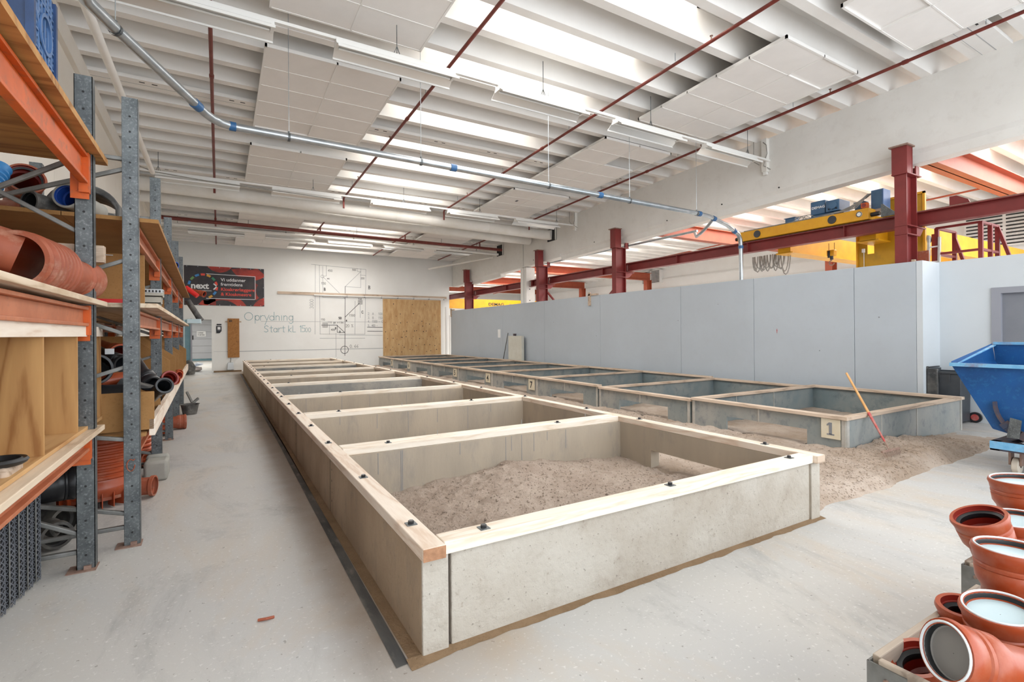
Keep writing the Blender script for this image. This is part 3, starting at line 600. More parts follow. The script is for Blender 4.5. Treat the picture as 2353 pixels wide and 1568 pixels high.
# timber caps
caps = []
JX = [2.30, 4.70, 9.5, 13.72, 18.7, 23.62]
for a, b in zip(JX, JX[1:]):
    c = tb(.845, .965, a, b - .006, 'timber_y'); y = a + .35
    while y < b: bolt(.905, y, ZC + .065, c); y += 1.05
    if a < 3:
        G().box(.846, .964, a - .002, a, ZC + .002, ZC + .063).build('end_grain', 'timber_end', c, smooth=False)
for a, b in zip([2.30, 4.9, 9.4, 14.0, 18.6], [4.894, 9.394, 13.994, 18.594, 23.62]):
    c = tb(4.30, 4.42, a, b, 'timber_y')
    y = a + .5
    while y < b: bolt(4.36, y, ZC + .065, c); y += 1.6
    if a < 3: G().box(4.301, 4.419, a - .002, a, ZC + .002, ZC + .063).build('end_grain', 'timber_old', c, smooth=False)
c = tb(.968, 4.297, 2.33, 2.452, 'timber'); bolt(1.22, 2.39, ZC + .065, c); bolt(2.65, 2.39, ZC + .065, c); bolt(4.05, 2.39, ZC + .065, c)
for i, y in enumerate(CY[1:]):
    if i == 0 or i == 1:
        c = tb(.968, 4.297, y - .105, y - .003, 'timber'); bolt(1.4, y - .05, ZC + .065, c); bolt(3.4, y - .05, ZC + .065, c)
        tb(.968, 4.297, y + .003, y + .10, 'timber')
    else:
        c = tb(.968, 4.297, y - .06, y + .05, 'timber'); bolt(1.3 + .3 * (i % 3), y, ZC + .065, c)
for i, (x, y) in enumerate([(1.95, 4.86), (2.3, 7.1), (3.0, 4.9), (3.9, 4.86), (1.2, 9.4), (2.6, 9.42), (2.1, 23.5)]):
    tag(G().cyl((x, y, ZC + .065), (x + .003, y, ZC + .115), .0025, n=5).build('nail', 'galv_l', origin=(x, y, ZC + .06)), ['thin nail standing in the double timber behind the nearest pit, leftmost of three', 'thin nail standing in the third timber cross rail of the trough', 'thin nail standing in the double timber behind the nearest pit, middle of three', 'thin nail standing in the double timber behind the nearest pit, rightmost of three', 'thin nail at the left end of the fourth timber cross rail', 'thin nail in the middle of the fourth timber cross rail', 'thin nail on the farthest timber cap at the back of the trough'][i], 'nail', 'nails standing in the timber caps')

# sand -------------------------------------------------------------
def fbm(x, y, s, o=4, seed=0): return noise.fractal(Vector((x * s, y * s, seed)), 1.0, 2.0, o)
def sandmesh(name, x0, x1, y0, y1, st, hf, mat, label, n_extra=None):
    nx = int((x1 - x0) / st) + 1; ny = int((y1 - y0) / st) + 1; vs = []; fs = []
    for j in range(ny + 1):
        for i in range(nx + 1):
            x = x0 + (x1 - x0) * i / nx; y = y0 + (y1 - y0) * j / ny; vs.append((x, y, hf(x, y)))
    for j in range(ny):
        for i in range(nx):
            a = j * (nx + 1) + i
            q = (a, a + 1, a + nx + 2, a + nx + 1)
            if max(vs[k][2] for k in q) > -.004: fs.append(q)
    g = G(); g.add(vs, fs); o = g.build(name, mat, kind='stuff'); o['label'] = label; o['category'] = 'sand'; return o
def ss(a, b, x): t = min(1, max(0, (x - a) / (b - a))); return t * t * (3 - 2 * t)
def h_pit1(x, y):
    b = .05 + .10 * ss(1.2, 2.0, x) * (1 - ss(3.0, 4.2, x)) + .05 * (1 - ss(2.4, 3.4, y)) * ss(1.0, 1.8, x)
    b += .08 * math.exp(-((x - 2.75) ** 2 + (y - 4.5) ** 2) / .12)
    return b + .035 * fbm(x, y, 1.8) + .020 * fbm(x, y, 7, 4, 3) + .013 * abs(fbm(x, y, 24, 3, 9))
sandmesh('sand_bed', 1.0, 4.30, 2.49, 4.67, .016, h_pit1, 'sand', 'lumpy damp brown sand filling the nearest concrete pit')
def h_pit2(x, y):
    return .07 * math.exp(-((x - 2.5) ** 2 / .5 + (y - 6.8) ** 2 / .2)) + .03 + .03 * fbm(x, y, 2.2, 4, 5) + .01 * fbm(x, y, 14, 3, 2)
sandmesh('sand_bed', 1.0, 4.30, 4.86, 6.97, .05, h_pit2, 'sand', 'low brown sand in the second concrete pit behind the double timber')
k = 0
for a, b in zip(CY[2:], CY[3:]):
    k += 1
    o = sandmesh('sand_bed', 1.0, 4.30, a + .06, b - .13, .12, lambda x, y: .05 + .03 * fbm(x, y, 2, 3, k), 'sand', 'thin layer of sand in a far compartment of the long concrete trough'); o['group'] = 'sand in the far concrete compartments'
def h_mid(x, y):
    e = 2.40 + .06 * fbm(x, 0, 1.3, 4, 4) + .05 * ss(5.2, 7.5, x)
    f = ss(e, e + .22, y)
    f *= 1 - ss(8.2, 10.3, x + .3 * fbm(x, y, 1.5, 3, 8)) * .9
    hgt = .085 + .035 * fbm(x, y, 1.1, 4, 1) + .022 * fbm(x, y, 3.3, 3, 6) + .05 * math.exp(-((x - 7.6) ** 2 + (y - 2.98) ** 2) / .25) + .04 * math.exp(-((y - 3.3) ** 2) / .3) * ss(4.9, 6, x)
    if 4.43 < x < 6.72: hgt += .03 * math.exp(-((x - 4.5) ** 2) / .1)
    out = f * (max(.004, hgt * (1 - .55 * ss(7.5, 9.8, x))) + .018 * fbm(x, y, 6, 4, 3) + .012 * abs(fbm(x, y, 20, 3, 9))) - .012 * (1 - f)
    if x < 4.8 and 2.5 < y < 4.66: t = ss(4.28, 4.8, x); out = out * t + h_pit1(min(x, 4.30), y) * (1 - t)
    return out
sandmesh('sand_bed', 4.29, 10.6, 2.25, 3.22, .018, h_mid, 'sand_dry', 'rough trampled sand spread in front of the pit with the number 1 plate')
sandmesh('sand_bed', 4.29, 6.76, 3.22, 8.0, .028, h_mid, 'sand_dry', 'pale sand between the long concrete trough and the nearer grey plywood pits')
sandmesh('sand_bed', 4.44, 6.76, 8.0, 24.4, .08, h_mid, 'sand_dry', 'sand strip running back between the concrete trough and the far plywood pits')
# dust along the pit base
def h_dust(x, y): return .006 * ss(.74, .85, x) + .003 * fbm(x, y, 9, 3, 2) - .001
g = G().box(.795, .862, 2.32, 23.6, .0, .004); o = g.build('dust_line', 'dirt', kind='stuff', smooth=False); o['label'] = 'brown sand dust and painted shade along the left foot of the concrete trough'; o['category'] = 'dust'  # packed dust, its brown darkened with painted shade beside the trough
vs = []; N = 90
for i in range(N + 1):
    x = .78 + (4.46 - .78) * i / N; vs += [(x, 2.315 + .02 * fbm(x, 0, 5, 4, 7) - .03 * math.exp(-(x - .8) ** 2 / .02), .001), (x, 2.37, .010)]
g = G(); g.add(vs, [(2 * i, 2 * i + 2, 2 * i + 3, 2 * i + 1) for i in range(N)]); o = g.build('dust_line', 'dirt', kind='stuff'); o['label'] = 'thin line of brown sand along the front foot of the concrete trough'; o['category'] = 'dust'
# black strip set on the floor
t4 = struct(G().add([(.722, 2.34, .004), (.784, 2.345, .004), (.81, 8, .004), (.80, 23.6, .004), (.735, 23.6, .004), (.748, 8, .004)], [(0, 1, 2, 5), (5, 2, 3, 4)]).build('trim_4', 'strip', smooth=False))
tag(G().tube([(.18, 3.13, .006), (.22, 3.11, .012), (.26, 3.12, .006)], .008, 6).build('wood_splinter', 'pvc_d', origin=(.2, 3.12, 0)), 'small red-brown splinter lying on the open floor left of the strip', 'debris')

# ------------------------------------------------------------------ grey plywood pits
TX0, TX1, PT = 6.72, 10.26, 2.33
digits = {0: '1', 3: '7', 4: '4', 5: '5', 7: '6', 8: '8'}
labels = {0: 'nearest grey plywood sand pit with the number 1 plate and a rake leaning on it', 1: 'grey plywood sand pit just behind the number 1 pit, without a plate',
          2: 'third grey plywood pit from the front, joined by a thin gap at its near end', 3: 'long far row of grey plywood compartments starting at the number 7 plate'}
def plypit(root, i, y0, y1, zt, rail=True, front=True):
    th = .03; a0 = y0 + .48; a1 = y0 + 1.70; oz = .30
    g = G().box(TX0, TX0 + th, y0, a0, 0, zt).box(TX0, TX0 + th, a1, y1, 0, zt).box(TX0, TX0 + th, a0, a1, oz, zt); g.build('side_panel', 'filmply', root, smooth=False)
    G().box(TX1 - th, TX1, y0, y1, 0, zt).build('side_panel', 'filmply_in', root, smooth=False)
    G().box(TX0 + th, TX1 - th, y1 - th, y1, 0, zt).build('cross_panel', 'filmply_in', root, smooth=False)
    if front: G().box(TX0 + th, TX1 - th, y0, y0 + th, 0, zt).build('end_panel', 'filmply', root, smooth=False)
    for (x, y) in ((TX0 - .012, y0), (TX0 - .012, y1 - .05)):
        G().box(x, x + .012, y, y + .05, 0, zt).build('corner_edge', 'alu', root, smooth=False)
    G().box(TX0 - .012, TX0, (y0 + y1) / 2 - .01, (y0 + y1) / 2 + .01, oz, zt).build('joint_strip', 'alu', root, smooth=False)
    if i == 0:
        for x in (TX0 + .9, TX0 + 1.95): G().box(x - .012, x + .012, y0 - .006, y0, 0, zt).build('joint_strip', 'alu', root, smooth=False)
        G().box(TX0, TX0 + .06, y0 - .01, y0, 0, zt).box(TX1 - .06, TX1, y0 - .01, y0, 0, zt).build('corner_edge', 'alu', root, smooth=False)
        for x in (7.8, 8.9): G().box(x, x + .015, y1 - th - .008, y1 - th, .1, zt).build('joint_strip', 'alu', root, smooth=False)
    if i in digits:
        w_ = .23 if i == 0 else .27; yy_ = y0 + (.29 if i == 0 else .36)
        zt_, zb = (.48, .23) if i == 0 else (.46, .19)
        s = G().box(TX0 - .02, TX0 - .008, yy_ - w_, yy_, zb, zt_).build('number_plate', 'paper', root, smooth=False)
        if digits[i] == '1':
            X_ = TX0 - .0225; c_ = yy_ - w_ * .5
            G().box(X_, X_ + .002, c_ - .018, c_ + .018, zb + .055, zb + .205).box(X_, X_ + .002, c_ - .045, c_ + .045, zb + .045, zb + .062).prism([(X_, c_ + .018, zb + .205), (X_, c_ + .018, zb + .172), (X_, c_ + .045, zb + .160), (X_, c_ + .045, zb + .178)], (.002, 0, 0)).build('digit', 'ink_g', s, smooth=False)
        else: txt('digit', digits[i], (TX0 - .022, yy_ - w_ * .24, zb + .05), .23, FX, 'ink', s, .003)
def rails(root, y0, y1, zt, crosses, near=True):
    for x0, x1 in ((TX0 - .04, TX0 + .08), (TX1 - .08, TX1 + .04)): G().box(x0, x1, y0 - .03, y1, zt, zt + .045).build('timber_rail', 'timber_oldy', root, bevel=.004, smooth=False)
    for y in crosses: G().box(TX0 + .083, TX1 - .083, y - .1, y, zt, zt + .045).build('timber_rail', 'timber_old', root, bevel=.004, smooth=False)
Y0 = 3.24
for i in range(3):
    root = thing('plywood_sand_pit', labels[i], 'sand pit', (8.5, Y0 + PT * (i + .5), 0)); a = Y0 + PT * i + (.05 if i else 0); b = Y0 + PT * (i + 1); zt = (.485, .455, .485)[i]
    plypit(root, i, a, b, zt); rails(root, a, b, zt, [b] if i else [a + .07, b])
root = thing('plywood_sand_pit', labels[3], 'sand pit', (8.5, 17, 0))
for i in range(3, 9): plypit(root, i, Y0 + PT * i, Y0 + PT * (i + 1) - .0, .485, front=False)
rails(root, Y0 + PT * 3 + .03, Y0 + PT * 9, .485, [Y0 + PT * i for i in range(4, 10)])
def h_in(x, y):
    t = ss(6.76, 7.25, x); return h_mid(6.72, max(y, 3.3)) * (1 - t) + t * (.07 + .045 * fbm(x, y, 1.2, 4, 11)) + .012 * fbm(x, y, 7, 3, 4)
sandmesh('sand_bed', TX0 + .035, TX1 - .035, Y0 + .035, Y0 + PT * 3, .05, h_in, 'sand_dry', 'uneven sand lying inside the nearer three grey plywood pits')
sandmesh('sand_bed', TX0 + .035, TX1 - .035, Y0 + PT * 3, Y0 + PT * 9, .10, h_in, 'sand_dry', 'uneven sand lying inside the far row of grey plywood compartments')

# ------------------------------------------------------------------ rake, bin, skip, leaning boards
rk = thing('garden_rake', 'wooden-handled rake with red socket leaning on the number 1 pit', 'rake', (6.9, 2.85, .12))
a = Vector((6.965, 2.895, .19)); b = Vector((7.485, 3.6, 1.015))
d = (b - a)
G().cyl(a + d * .42, b, .016, .014, 10).build('handle', 'grip', rk)
G().cyl(a + d * .06, a + d * .43, .010, .018, 10).build('socket', 'redh', rk)
G().tube([a + d * .07, (6.90, 2.86, .185), (6.885, 2.835, .18)], .008, 6).build('neck', 'rust', rk)
hx = Vector((6.88, 2.832, .178)); hd = Vector((.99, -.03, 0)).normalized()
G().bar(hx - hd * .2, hx + hd * .2, .022, .02).build('head_bar', 'rust', rk)
for i in range(13):
    p = hx + hd * (-.19 + .38 * i / 12); G().cyl(p, p + Vector((-.0, -.03, -.06)), .004, .003, 5).build('tine', 'rust', rk)
bn = thing('wheeled_bin', 'dark grey wheeled bin standing against the partition corner behind the pit', 'bin', (11, 3.6, 0))
def taper(x0, x1, y0, y1, z0, z1, t, g=None):
    g = g or G(); return g.hexa([(x0 + t, y0 + t, z0), (x1 - t, y0 + t, z0), (x1 - t, y1 - t, z0), (x0 + t, y1 - t, z0), (x0, y0, z1), (x1, y0, z1), (x1, y1, z1), (x0, y1, z1)])
g = taper(10.76, 11.2, 3.40, 3.82, .03, .86, .015); g.f.pop(1); g.mi.pop(); g.build('body', 'bin', bn, bevel=.012)
G().box(10.74, 11.22, 3.365, 3.40, .85, .89).box(10.74, 10.775, 3.365, 3.85, .85, .89).box(11.19, 11.22, 3.365, 3.85, .85, .89).box(10.74, 11.22, 3.82, 3.85, .85, .93).build('rim', 'bin', bn, bevel=.006)
G().box(10.70, 10.76, 3.70, 3.84, .45, .93).box(10.71, 10.77, 3.84, 3.855, .3, .97).build('hinge_cover', 'black_d', bn, bevel=.008)
G().cyl((10.75, 3.845, .95), (11.2, 3.845, .95), .013).build('handle_bar', 'black', bn)
for y in (3.55, 3.68): G().box(10.748, 10.762, y - .008, y + .008, .70, .85).build('rib', 'bin', bn)
G().lathe([(0, .03), (.0, .09), (.05, .09), (.05, .03)], (11.21, 3.36, .092), (11.27, 3.36, .092), 18).build('wheel', 'black', bn); G().cyl((11.205, 3.36, .092), (11.272, 3.36, .092), .055).build('wheel_hub', 'redh', bn)

sk = thing('tipping_skip', 'blue steel tipping skip on a wheeled frame at the right edge', 'skip', (8.2, 1.7, 0))
def quad(a, b, c, d, t=.012):
    a, b, c, d = map(Vector, (a, b, c, d)); n = (b - a).cross(d - a).normalized() * t; return [a, b, c, d, a + n, b + n, c + n, d + n]
X0, X1 = 7.48, 8.85
prof = [(2.44, 1.19), (2.08, .49), (1.90, .44), (1.0, .44), (.55, 1.19)]
g = G().prism([(X0, y, z) for y, z in prof], (.012, 0, 0)); g.build('side_plate', 'skip', sk, smooth=False)
prof2 = [(2.46, 1.42), (2.44, 1.19), (2.08, .49), (1.90, .44), (1.0, .44), (.5, 1.42)]
G().prism([(X1, y, z) for y, z in prof2], (.012, 0, 0)).build('side_plate', 'skip', sk, smooth=False)
g = G()
for (ya, za), (yb_, zb_) in zip(prof, prof[1:]): g.hexa([(X0, ya, za), (X1, ya, za), (X1, yb_, zb_), (X0, yb_, zb_), (X0, ya + .012, za), (X1, ya + .012, za), (X1, yb_ + .012, zb_ + .004), (X0, yb_ + .012, zb_ + .004)])
g.add([(X0, 2.44, 1.19), (X1, 2.44, 1.19), (X1, 2.47, 1.42), (X0, 2.452, 1.23), (X0, 2.452, 1.19), (X1, 2.452, 1.19)], [(0, 1, 2, 3), (0, 3, 4), (1, 5, 2)])
g.build('end_plate', 'skip', sk, smooth=False)
G().box(X0 - .03, X0 + .015, .5, 2.46, 1.175, 1.215).build('rim_bar', 'skip_rim', sk, smooth=False)
G().hexa([(X0 - .03, 2.43, 1.18), (X0 + .05, 2.43, 1.18), (X0 + .05, 2.47, 1.18), (X0 - .03, 2.47, 1.18), (X1 - .03, 2.43, 1.40), (X1 + .05, 2.43, 1.40), (X1 + .05, 2.48, 1.40), (X1 - .03, 2.48, 1.40)]).build('rim_bar', 'skip_rim', sk, smooth=False)
G().box(X1 - .015, X1 + .03, .5, 2.46, 1.405, 1.44).build('rim_bar', 'skip_rim', sk, smooth=False)
# rocker
for x in (7.50, 8.7):
    pts = [(x - .05, 2.06 - .0 - .36 * (1 - math.cos(t)), .80 - .38 * math.sin(t)) for t in [i * .157 for i in range(11)]]
    g = G()
    for p, q in zip(pts, pts[1:]): g.bar(p, q, .09, .02, up=(0, 1, .5))
    g.build('rocker_rail', 'skip_dk', sk, smooth=False)
    G().prism([(x - .08, 1.96, .42), (x - .08, 1.86, .42), (x - .08, 1.84, .62), (x - .08, 1.93, .64)], (.015, 0, 0)).build('rocker_bracket', 'galv', sk, smooth=False)
fr_ = G()
for x0, x1, y0, y1 in ((7.43, 7.53, .4, 2.1), (8.7, 8.8, .4, 2.1), (7.43, 8.8, 2.02, 2.1), (7.43, 8.8, .4, .48)):
    fr_.box(x0, x1, y0, y1, .335, .36).box(x0, x1, y0, y1, .26, .275)
    if x1 - x0 < .2: fr_.box(x0 + .0, x0 + .012, y0, y1, .275, .335)
    else: fr_.box(x0, x1, y1 - .012, y1, .275, .335)
fr_.build('base_frame', 'skip_dk', sk, smooth=False)
G().box(7.42, 7.432, .4, 2.1, .28, .362).build('frame_face', 'skip_rim', sk, smooth=False)
for (x, y) in ((7.62, 1.93), (8.6, 1.93), (7.62, .6), (8.6, .6)):
    G().box(x - .06, x + .06, y - .055, y - .035, .10, .262).box(x - .06, x + .06, y + .035, y + .055, .10, .262).box(x - .06, x + .06, y - .055, y + .055, .25, .262).build('castor_fork', 'rust', sk, bevel=.004)
    w_ = G().lathe([(0, .02), (0, .075), (.008, .09), (.055, .09), (.063, .075), (.063, .02)], (x, y - .032, .09), (x, y + .03, .09), 22).build('castor_wheel', 'nylon', sk)
tag(G().box(10.38, 10.50, 16.9, 17.95, 0, 1.50).build('insulation_slab', 'foam', bevel=.006, origin=(10.4, 17.4, 0)), 'cream upright slab leaning against the partition behind the far pits', 'slab')
tag(G().box(10.42, 10.5, 17.5, 17.62, 1.50, 1.56).cyl((10.46, 17.45, 1.57), (10.46, 17.66, 1.57), .02).build('tap_fitting', 'skip_dk', origin=(10.4, 17.5, 1.5)), 'small dark fitting on top of the cream upright slab', 'fitting')
tag(G().cyl((10.4, 18.6, 0.02), (10.57, 18.3, 1.62), .02, .014, 8).build('tool_handle', 'black_d', origin=(10.4, 18.6, 0)), 'thin dark tool handle leaning on the partition left of the cream slab', 'tool')
tag(G().box(10.585, 10.6, 19.0, 19.22, 1.42, 1.78).build('paper_notice', 'white', origin=(10.6, 19, 1.5)), 'small white paper slip stuck to the partition left of the tool handle', 'paper')
jb = thing('door_jamb', 'pale grey upright trim strip leaning between back wall and partition', 'trim', (10.6, 24.8, 0))
G().box(10.52, 10.60, 24.9, 24.97, .02, 3.05).box(10.66, 10.72, 24.7, 24.76, 0, 2.6).build('strip', 'steelw', jb, smooth=False)

# ------------------------------------------------------------------ things on the back wall
y = YB
bs = thing('pegboard_panel', 'narrow brown plywood board with hooks marked 20 on the back wall', 'board', (.55, y - .05, .6))
G().box(.33, .78, y - .07, y - .03, .63, 2.35).build('board', 'pegwood', bs, bevel=.004, smooth=False)
G().box(.24, .86, y - .03, y, 2.18, 2.24).build('hanging_batten', 'timber_old', bs, smooth=False)
txt('lettering', '20', (.37, y - .075, 2.2), .13, FY, 'ink', bs, .004)
g = G(); random.seed(3)
for i in range(26): x = .38 + .35 * random.random(); z = .7 + 1.35 * random.random(); g.cyl((x, y - .075, z), (x, y - .069, z), .009, n=6)
g.build('screw_hole', 'dark', bs, kind='stuff')
dp = thing('dust_pan', 'grey dustpan hanging below the board marked 20', 'dustpan', (.42, y - .05, .1))
G().cyl((.45, y - .04, .62), (.44, y - .05, .42), .012, n=8).build('handle', 'galv_b', dp); G().hexa([(.30, y - .12, .10), (.56, y - .12, .10), (.56, y - .03, .08), (.30, y - .03, .08), (.33, y - .10, .42), (.54, y - .10, .42), (.54, y - .05, .42), (.33, y - .05, .42)]).build('pan', 'galvgrid', dp, bevel=.01)
es = thing('door_sign', 'small black and white notice sign on the wall right of the doorway', 'sign', (0, y, 1.7))
G().prism([(-.10, y - .02, 2.02), (.10, y - .02, 2.02), (.10, y - .02, 1.80), (.03, y - .02, 1.71), (-.10, y - .02, 1.71)], (0, .02, 0)).box(-.08, .10, y - .02, y, 2.05, 2.11).build('plate', 'ink', es, smooth=False)
G().box(-.05, .06, y - .024, y - .02, 1.86, 1.98).build('paper', 'white', es, smooth=False); G().box(-.05, .06, y - .024, y - .02, 1.80, 1.83).build('caption', 'ink_g', es, smooth=False)
wbn = thing('wall_banner', 'black and red printed banner with lettering on the back wall', 'banner', (.3, y, 3.7))
bx0, bx1, bz0, bz1 = -1.26, 1.78, 2.91, 4.60; yb = y - .02
G().box(bx0, bx1, yb, yb + .012, bz0, bz1).build('sheet', 'banner', wbn, smooth=False)
def ban(pts, mat, nm, dy=.003):
    return G().add([(x, yb - dy, z) for x, z in pts], [tuple(range(len(pts)))]).build(nm, mat, wbn, smooth=False)
def arcpts(cx, cz, r, a0, a1, n=10): return [(cx + r * math.cos(a0 + (a1 - a0) * i / n), cz + r * math.sin(a0 + (a1 - a0) * i / n)) for i in range(n + 1)]
def ring(cx, cz, r0, r1, a0, a1, mat, nm, dy=.003):
    p = arcpts(cx, cz, r1, a0, a1); q = arcpts(cx, cz, r0, a0, a1); g = G(); n = len(p)
    vs = [(min(bx1, max(bx0, x)), yb - dy, min(bz1, max(bz0, z))) for x, z in p + q]
    g.add(vs, [(i, i + 1, n + i + 1, n + i) for i in range(n - 1)]); return g.build(nm, mat, wbn, smooth=False)
for (cx, cz, r0, r1, a0, a1) in ((.15, 2.4, .75, 1.05, .5, 2.6), (-.9, 3.0, .35, .8, -.1, 1.0), (.05, 4.9, .1, .55, 3.4, 6.0), (1.9, 3.6, .45, .62, 2.5, 3.9), (1.25, 4.9, .35, .85, 3.6, 5.6), (1.9, 2.7, .3, .6, 1.6, 2.9)):
    ring(cx, cz, r0, r1, a0, a1, 'ban_red', 'printed_pipe_ring')
ban([(-.75, 3.22), (1.40, 3.22), (1.40, 4.22), (-.75, 4.22)], 'banner', 'text_field', .005)
g = G(); g.stroke([(-.45, 3.21), (1.42, 3.21), (1.42, 4.24), (-.45, 4.27)], .022, yb - .007); g.build('white_outline', 'white', wbn, smooth=False)
ring(-.58, 3.72, 0, .62, 0, 2 * PI, 'banner', 'logo_field', .006)
segc = ['blue', 'ring_g', 'blue', 'redprint', 'ring_y', 'ring_g2', 'redprint', 'redprint', 'blue', 'ring_y']
m['ring_g'] = M('print_green', (.18, .36, .12)); m['ring_g2'] = M('print_teal_green', (.06, .28, .16)); m['ring_y'] = M('print_amber', (.75, .38, .06)); m['ring_b'] = m['blue']
for i, c_ in enumerate(segc):
    a1 = math.radians(172 - 24.5 * i); ring(-.58, 3.72, .47, .56, a1 - .30, a1, c_, 'logo_segment', .008)
txt('logo_lettering', 'next', (-1.02, yb - .01, 3.63), .36, FY, 'white', wbn, .012, 1.0)
g = G(); g.stroke([(-.17, 3.84), (-.06, 3.74), (-.17, 3.62)], .05, yb - .01); g.build('logo_chevron', 'white', wbn, smooth=False)
txt('lettering', 'UDDANNELSE KØBENHAVN', (-1.0, yb - .01, 3.52), .055, FY, 'white', wbn, .001, 1.05)
for s_, z, mt, bo, sx in (('Vi uddanner', 3.98, 'white', .002, 1.0), ('fremtidens', 3.78, 'white', .002, 1.0), ('Kloakrørlæggere', 3.56, 'redprint', .003, 1.0), ('& Kloakmestre', 3.35, 'redprint', .003, 1.0)):
    txt('lettering', s_, (.08, yb - .01, z), .195, FY, mt, wbn, bo, sx)
g = G()
for i in range(8):
    for z in (bz0 + .03, bz1 - .03): x = bx0 + .1 + i * .40; g.cyl((x, yb - .006, z), (x, yb, z), .014, n=8)
for z in (3.3, 3.75, 4.2): g.cyl((bx1 - .03, yb - .006, z), (bx1 - .03, yb, z), .014, n=8)
g.build('eyelet', 'galvgrid', wbn)
tag(G().box(2.33, 10.68, y - .05, y, 3.50, 3.62).build('wall_batten', 'timber_old', origin=(6, y, 3.5), smooth=False), 'long wooden batten fixed across the back wall over the drawing', 'batten')
wr = thing('wall_rail', 'thin pale pipe rail clipped below the wooden batten on the back wall', 'rail', (7, y, 3.5))
G().cyl((3.9, y - .08, 3.49), (10.55, y - .08, 3.49), .03, n=8).build('tube', 'steelw', wr)
for i in range(7): G().box(5.4 + i * .85, 5.44 + i * .85, y - .10, y, 3.44, 3.53).build('clip', 'galv', wr, smooth=False)
pb = thing('target_board', 'large square pale plywood sheet dotted with screw holes on the back wall', 'board', (8.8, y, 1.9))
G().box(7.20, 10.34, y - .045, y - .006, .50, 3.41).build('sheet', 'osb', pb, smooth=False)
g = G(); random.seed(11)
for r_2, (z, n) in enumerate(((3.15, 3), (2.6, 4), (2.2, 9), (2.05, 6), (1.8, 11), (1.4, 14), (1.0, 12), (.75, 9))):
    for i in range(n):
        x = 7.3 + 2.95 * (i + random.random()) / n; zz_ = z + random.uniform(-.08, .08); rr = random.uniform(.014, .028)
        g.cyl((x, y - .046, zz_), (x, y - .039, zz_), rr, n=7)
g.build('screw_hole', 'dark', pb, kind='stuff')

# stroke lettering and the drawing on the wall
def circ(cx, cy, rx, ry=None, a0=0, a1=2 * PI, n=12):
    ry = ry or rx; return [(cx + rx * math.cos(a0 + (a1 - a0) * i / n), cy + ry * math.sin(a0 + (a1 - a0) * i / n)) for i in range(n + 1)]
GL = {'0': [circ(.3, .5, .27, .5)], '1': [[(.15, .8), (.3, 1), (.3, 0)]], '2': [[(.05, .8), (.15, .97), (.4, 1), (.55, .8), (.5, .6), (.05, 0), (.6, 0)]],
      '3': [[(.05, .9), (.3, 1), (.55, .8), (.3, .55), (.55, .3), (.3, 0), (.03, .12)]], '4': [[(.45, 0), (.45, 1), (.03, .35), (.6, .35)]],
      '5': [[(.55, 1), (.12, 1), (.08, .6), (.4, .62), (.56, .35), (.4, .05), (.05, .05)]], '6': [[(.5, 1), (.15, .6), (.05, .3), (.3, 0), (.55, .25), (.35, .5), (.08, .35)]],
      'O': [circ(.5, .5, .48, .5)], 'p': [[(.1, .62), (.1, -.4)], circ(.35, .32, .25, .32)], 'r': [[(.1, .65), (.1, 0)], [(.1, .4), (.3, .64), (.5, .6)]],
      'y': [[(.05, .65), (.3, .1)], [(.6, .7), (.1, -.6)]], 'd': [[(.6, 1.1), (.6, 0)], circ(.33, .3, .27, .3)], 'n': [[(.1, .65), (.1, 0)], [(.1, .45), (.3, .65), (.5, .5), (.5, 0)]],
      'i': [[(.15, .65), (.15, 0)]], 'g': [circ(.33, .33, .25, .3), [(.58, .65), (.58, -.25), (.35, -.42), (.1, -.3)]],
      'S': [[(.6, .85), (.4, 1), (.12, .9), (.1, .65), (.5, .4), (.55, .15), (.3, 0), (.05, .12)]], 't': [[(.25, .95), (.25, .05), (.4, 0)], [(.05, .65), (.5, .68)]],
      'a': [circ(.33, .3, .25, .3), [(.58, .6), (.58, 0)]], 'k': [[(.1, 1), (.1, 0)], [(.5, .65), (.12, .3), (.5, 0)]], 'L': [[(.1, 1), (.1, 0), (.5, 0)]], 'l': [[(.1, 1), (.1, 0)]],
      'B': [[(.1, 0), (.1, 1), (.45, .95), (.5, .7), (.1, .52), (.55, .4), (.5, .05), (.1, 0)]], 'C': [circ(.4, .5, .35, .5, .7, 5.6)], 'D': [[(.1, 0), (.1, 1), (.45, .85), (.55, .5), (.4, .1), (.1, 0)]],
      'A': [[(0, 0), (.3, 1), (.6, 0)], [(.12, .4), (.48, .4)]], '.': [[(.1, 0), (.15, .05)]], '-': [[(.05, .45), (.5, .45)]], ' ': [], 'w': [[(0, .6), (.15, 0), (.3, .5), (.45, 0), (.6, .6)]], 'c': [circ(.35, .3, .28, .3, .8, 5.5)],
      'o': [circ(.3, .3, .26, .3)], 's': [[(.5, .55), (.2, .6), (.15, .4), (.45, .25), (.4, 0), (.1, .05)]], 'v': [[(.05, .6), (.28, 0), (.5, .6)]], 'b': [[(.1, 1), (.1, 0)], circ(.35, .3, .25, .3)], 'P': [[(.1, 0), (.1, 1), (.5, .95), (.5, .55), (.1, .5)]],
      '%': [circ(.1, .85, .1), circ(.45, .12, .1), [(.5, 1), (0, 0)]], 'm': [[(.05, 0), (.05, .6)], [(.05, .45), (.25, .6), (.3, 0)], [(.3, .45), (.5, .6), (.55, 0)]]}
ywl = YB - .003
ADV = {'O': 1.15, 'p': .62, 'r': .52, 'y': .6, 'd': .72, 'n': .64, 'i': .32, 'g': .66, 'S': .75, 't': .5, 'a': .68, ' ': .38, 'k': .6, 'L': .6, '1': .38, '5': .62}
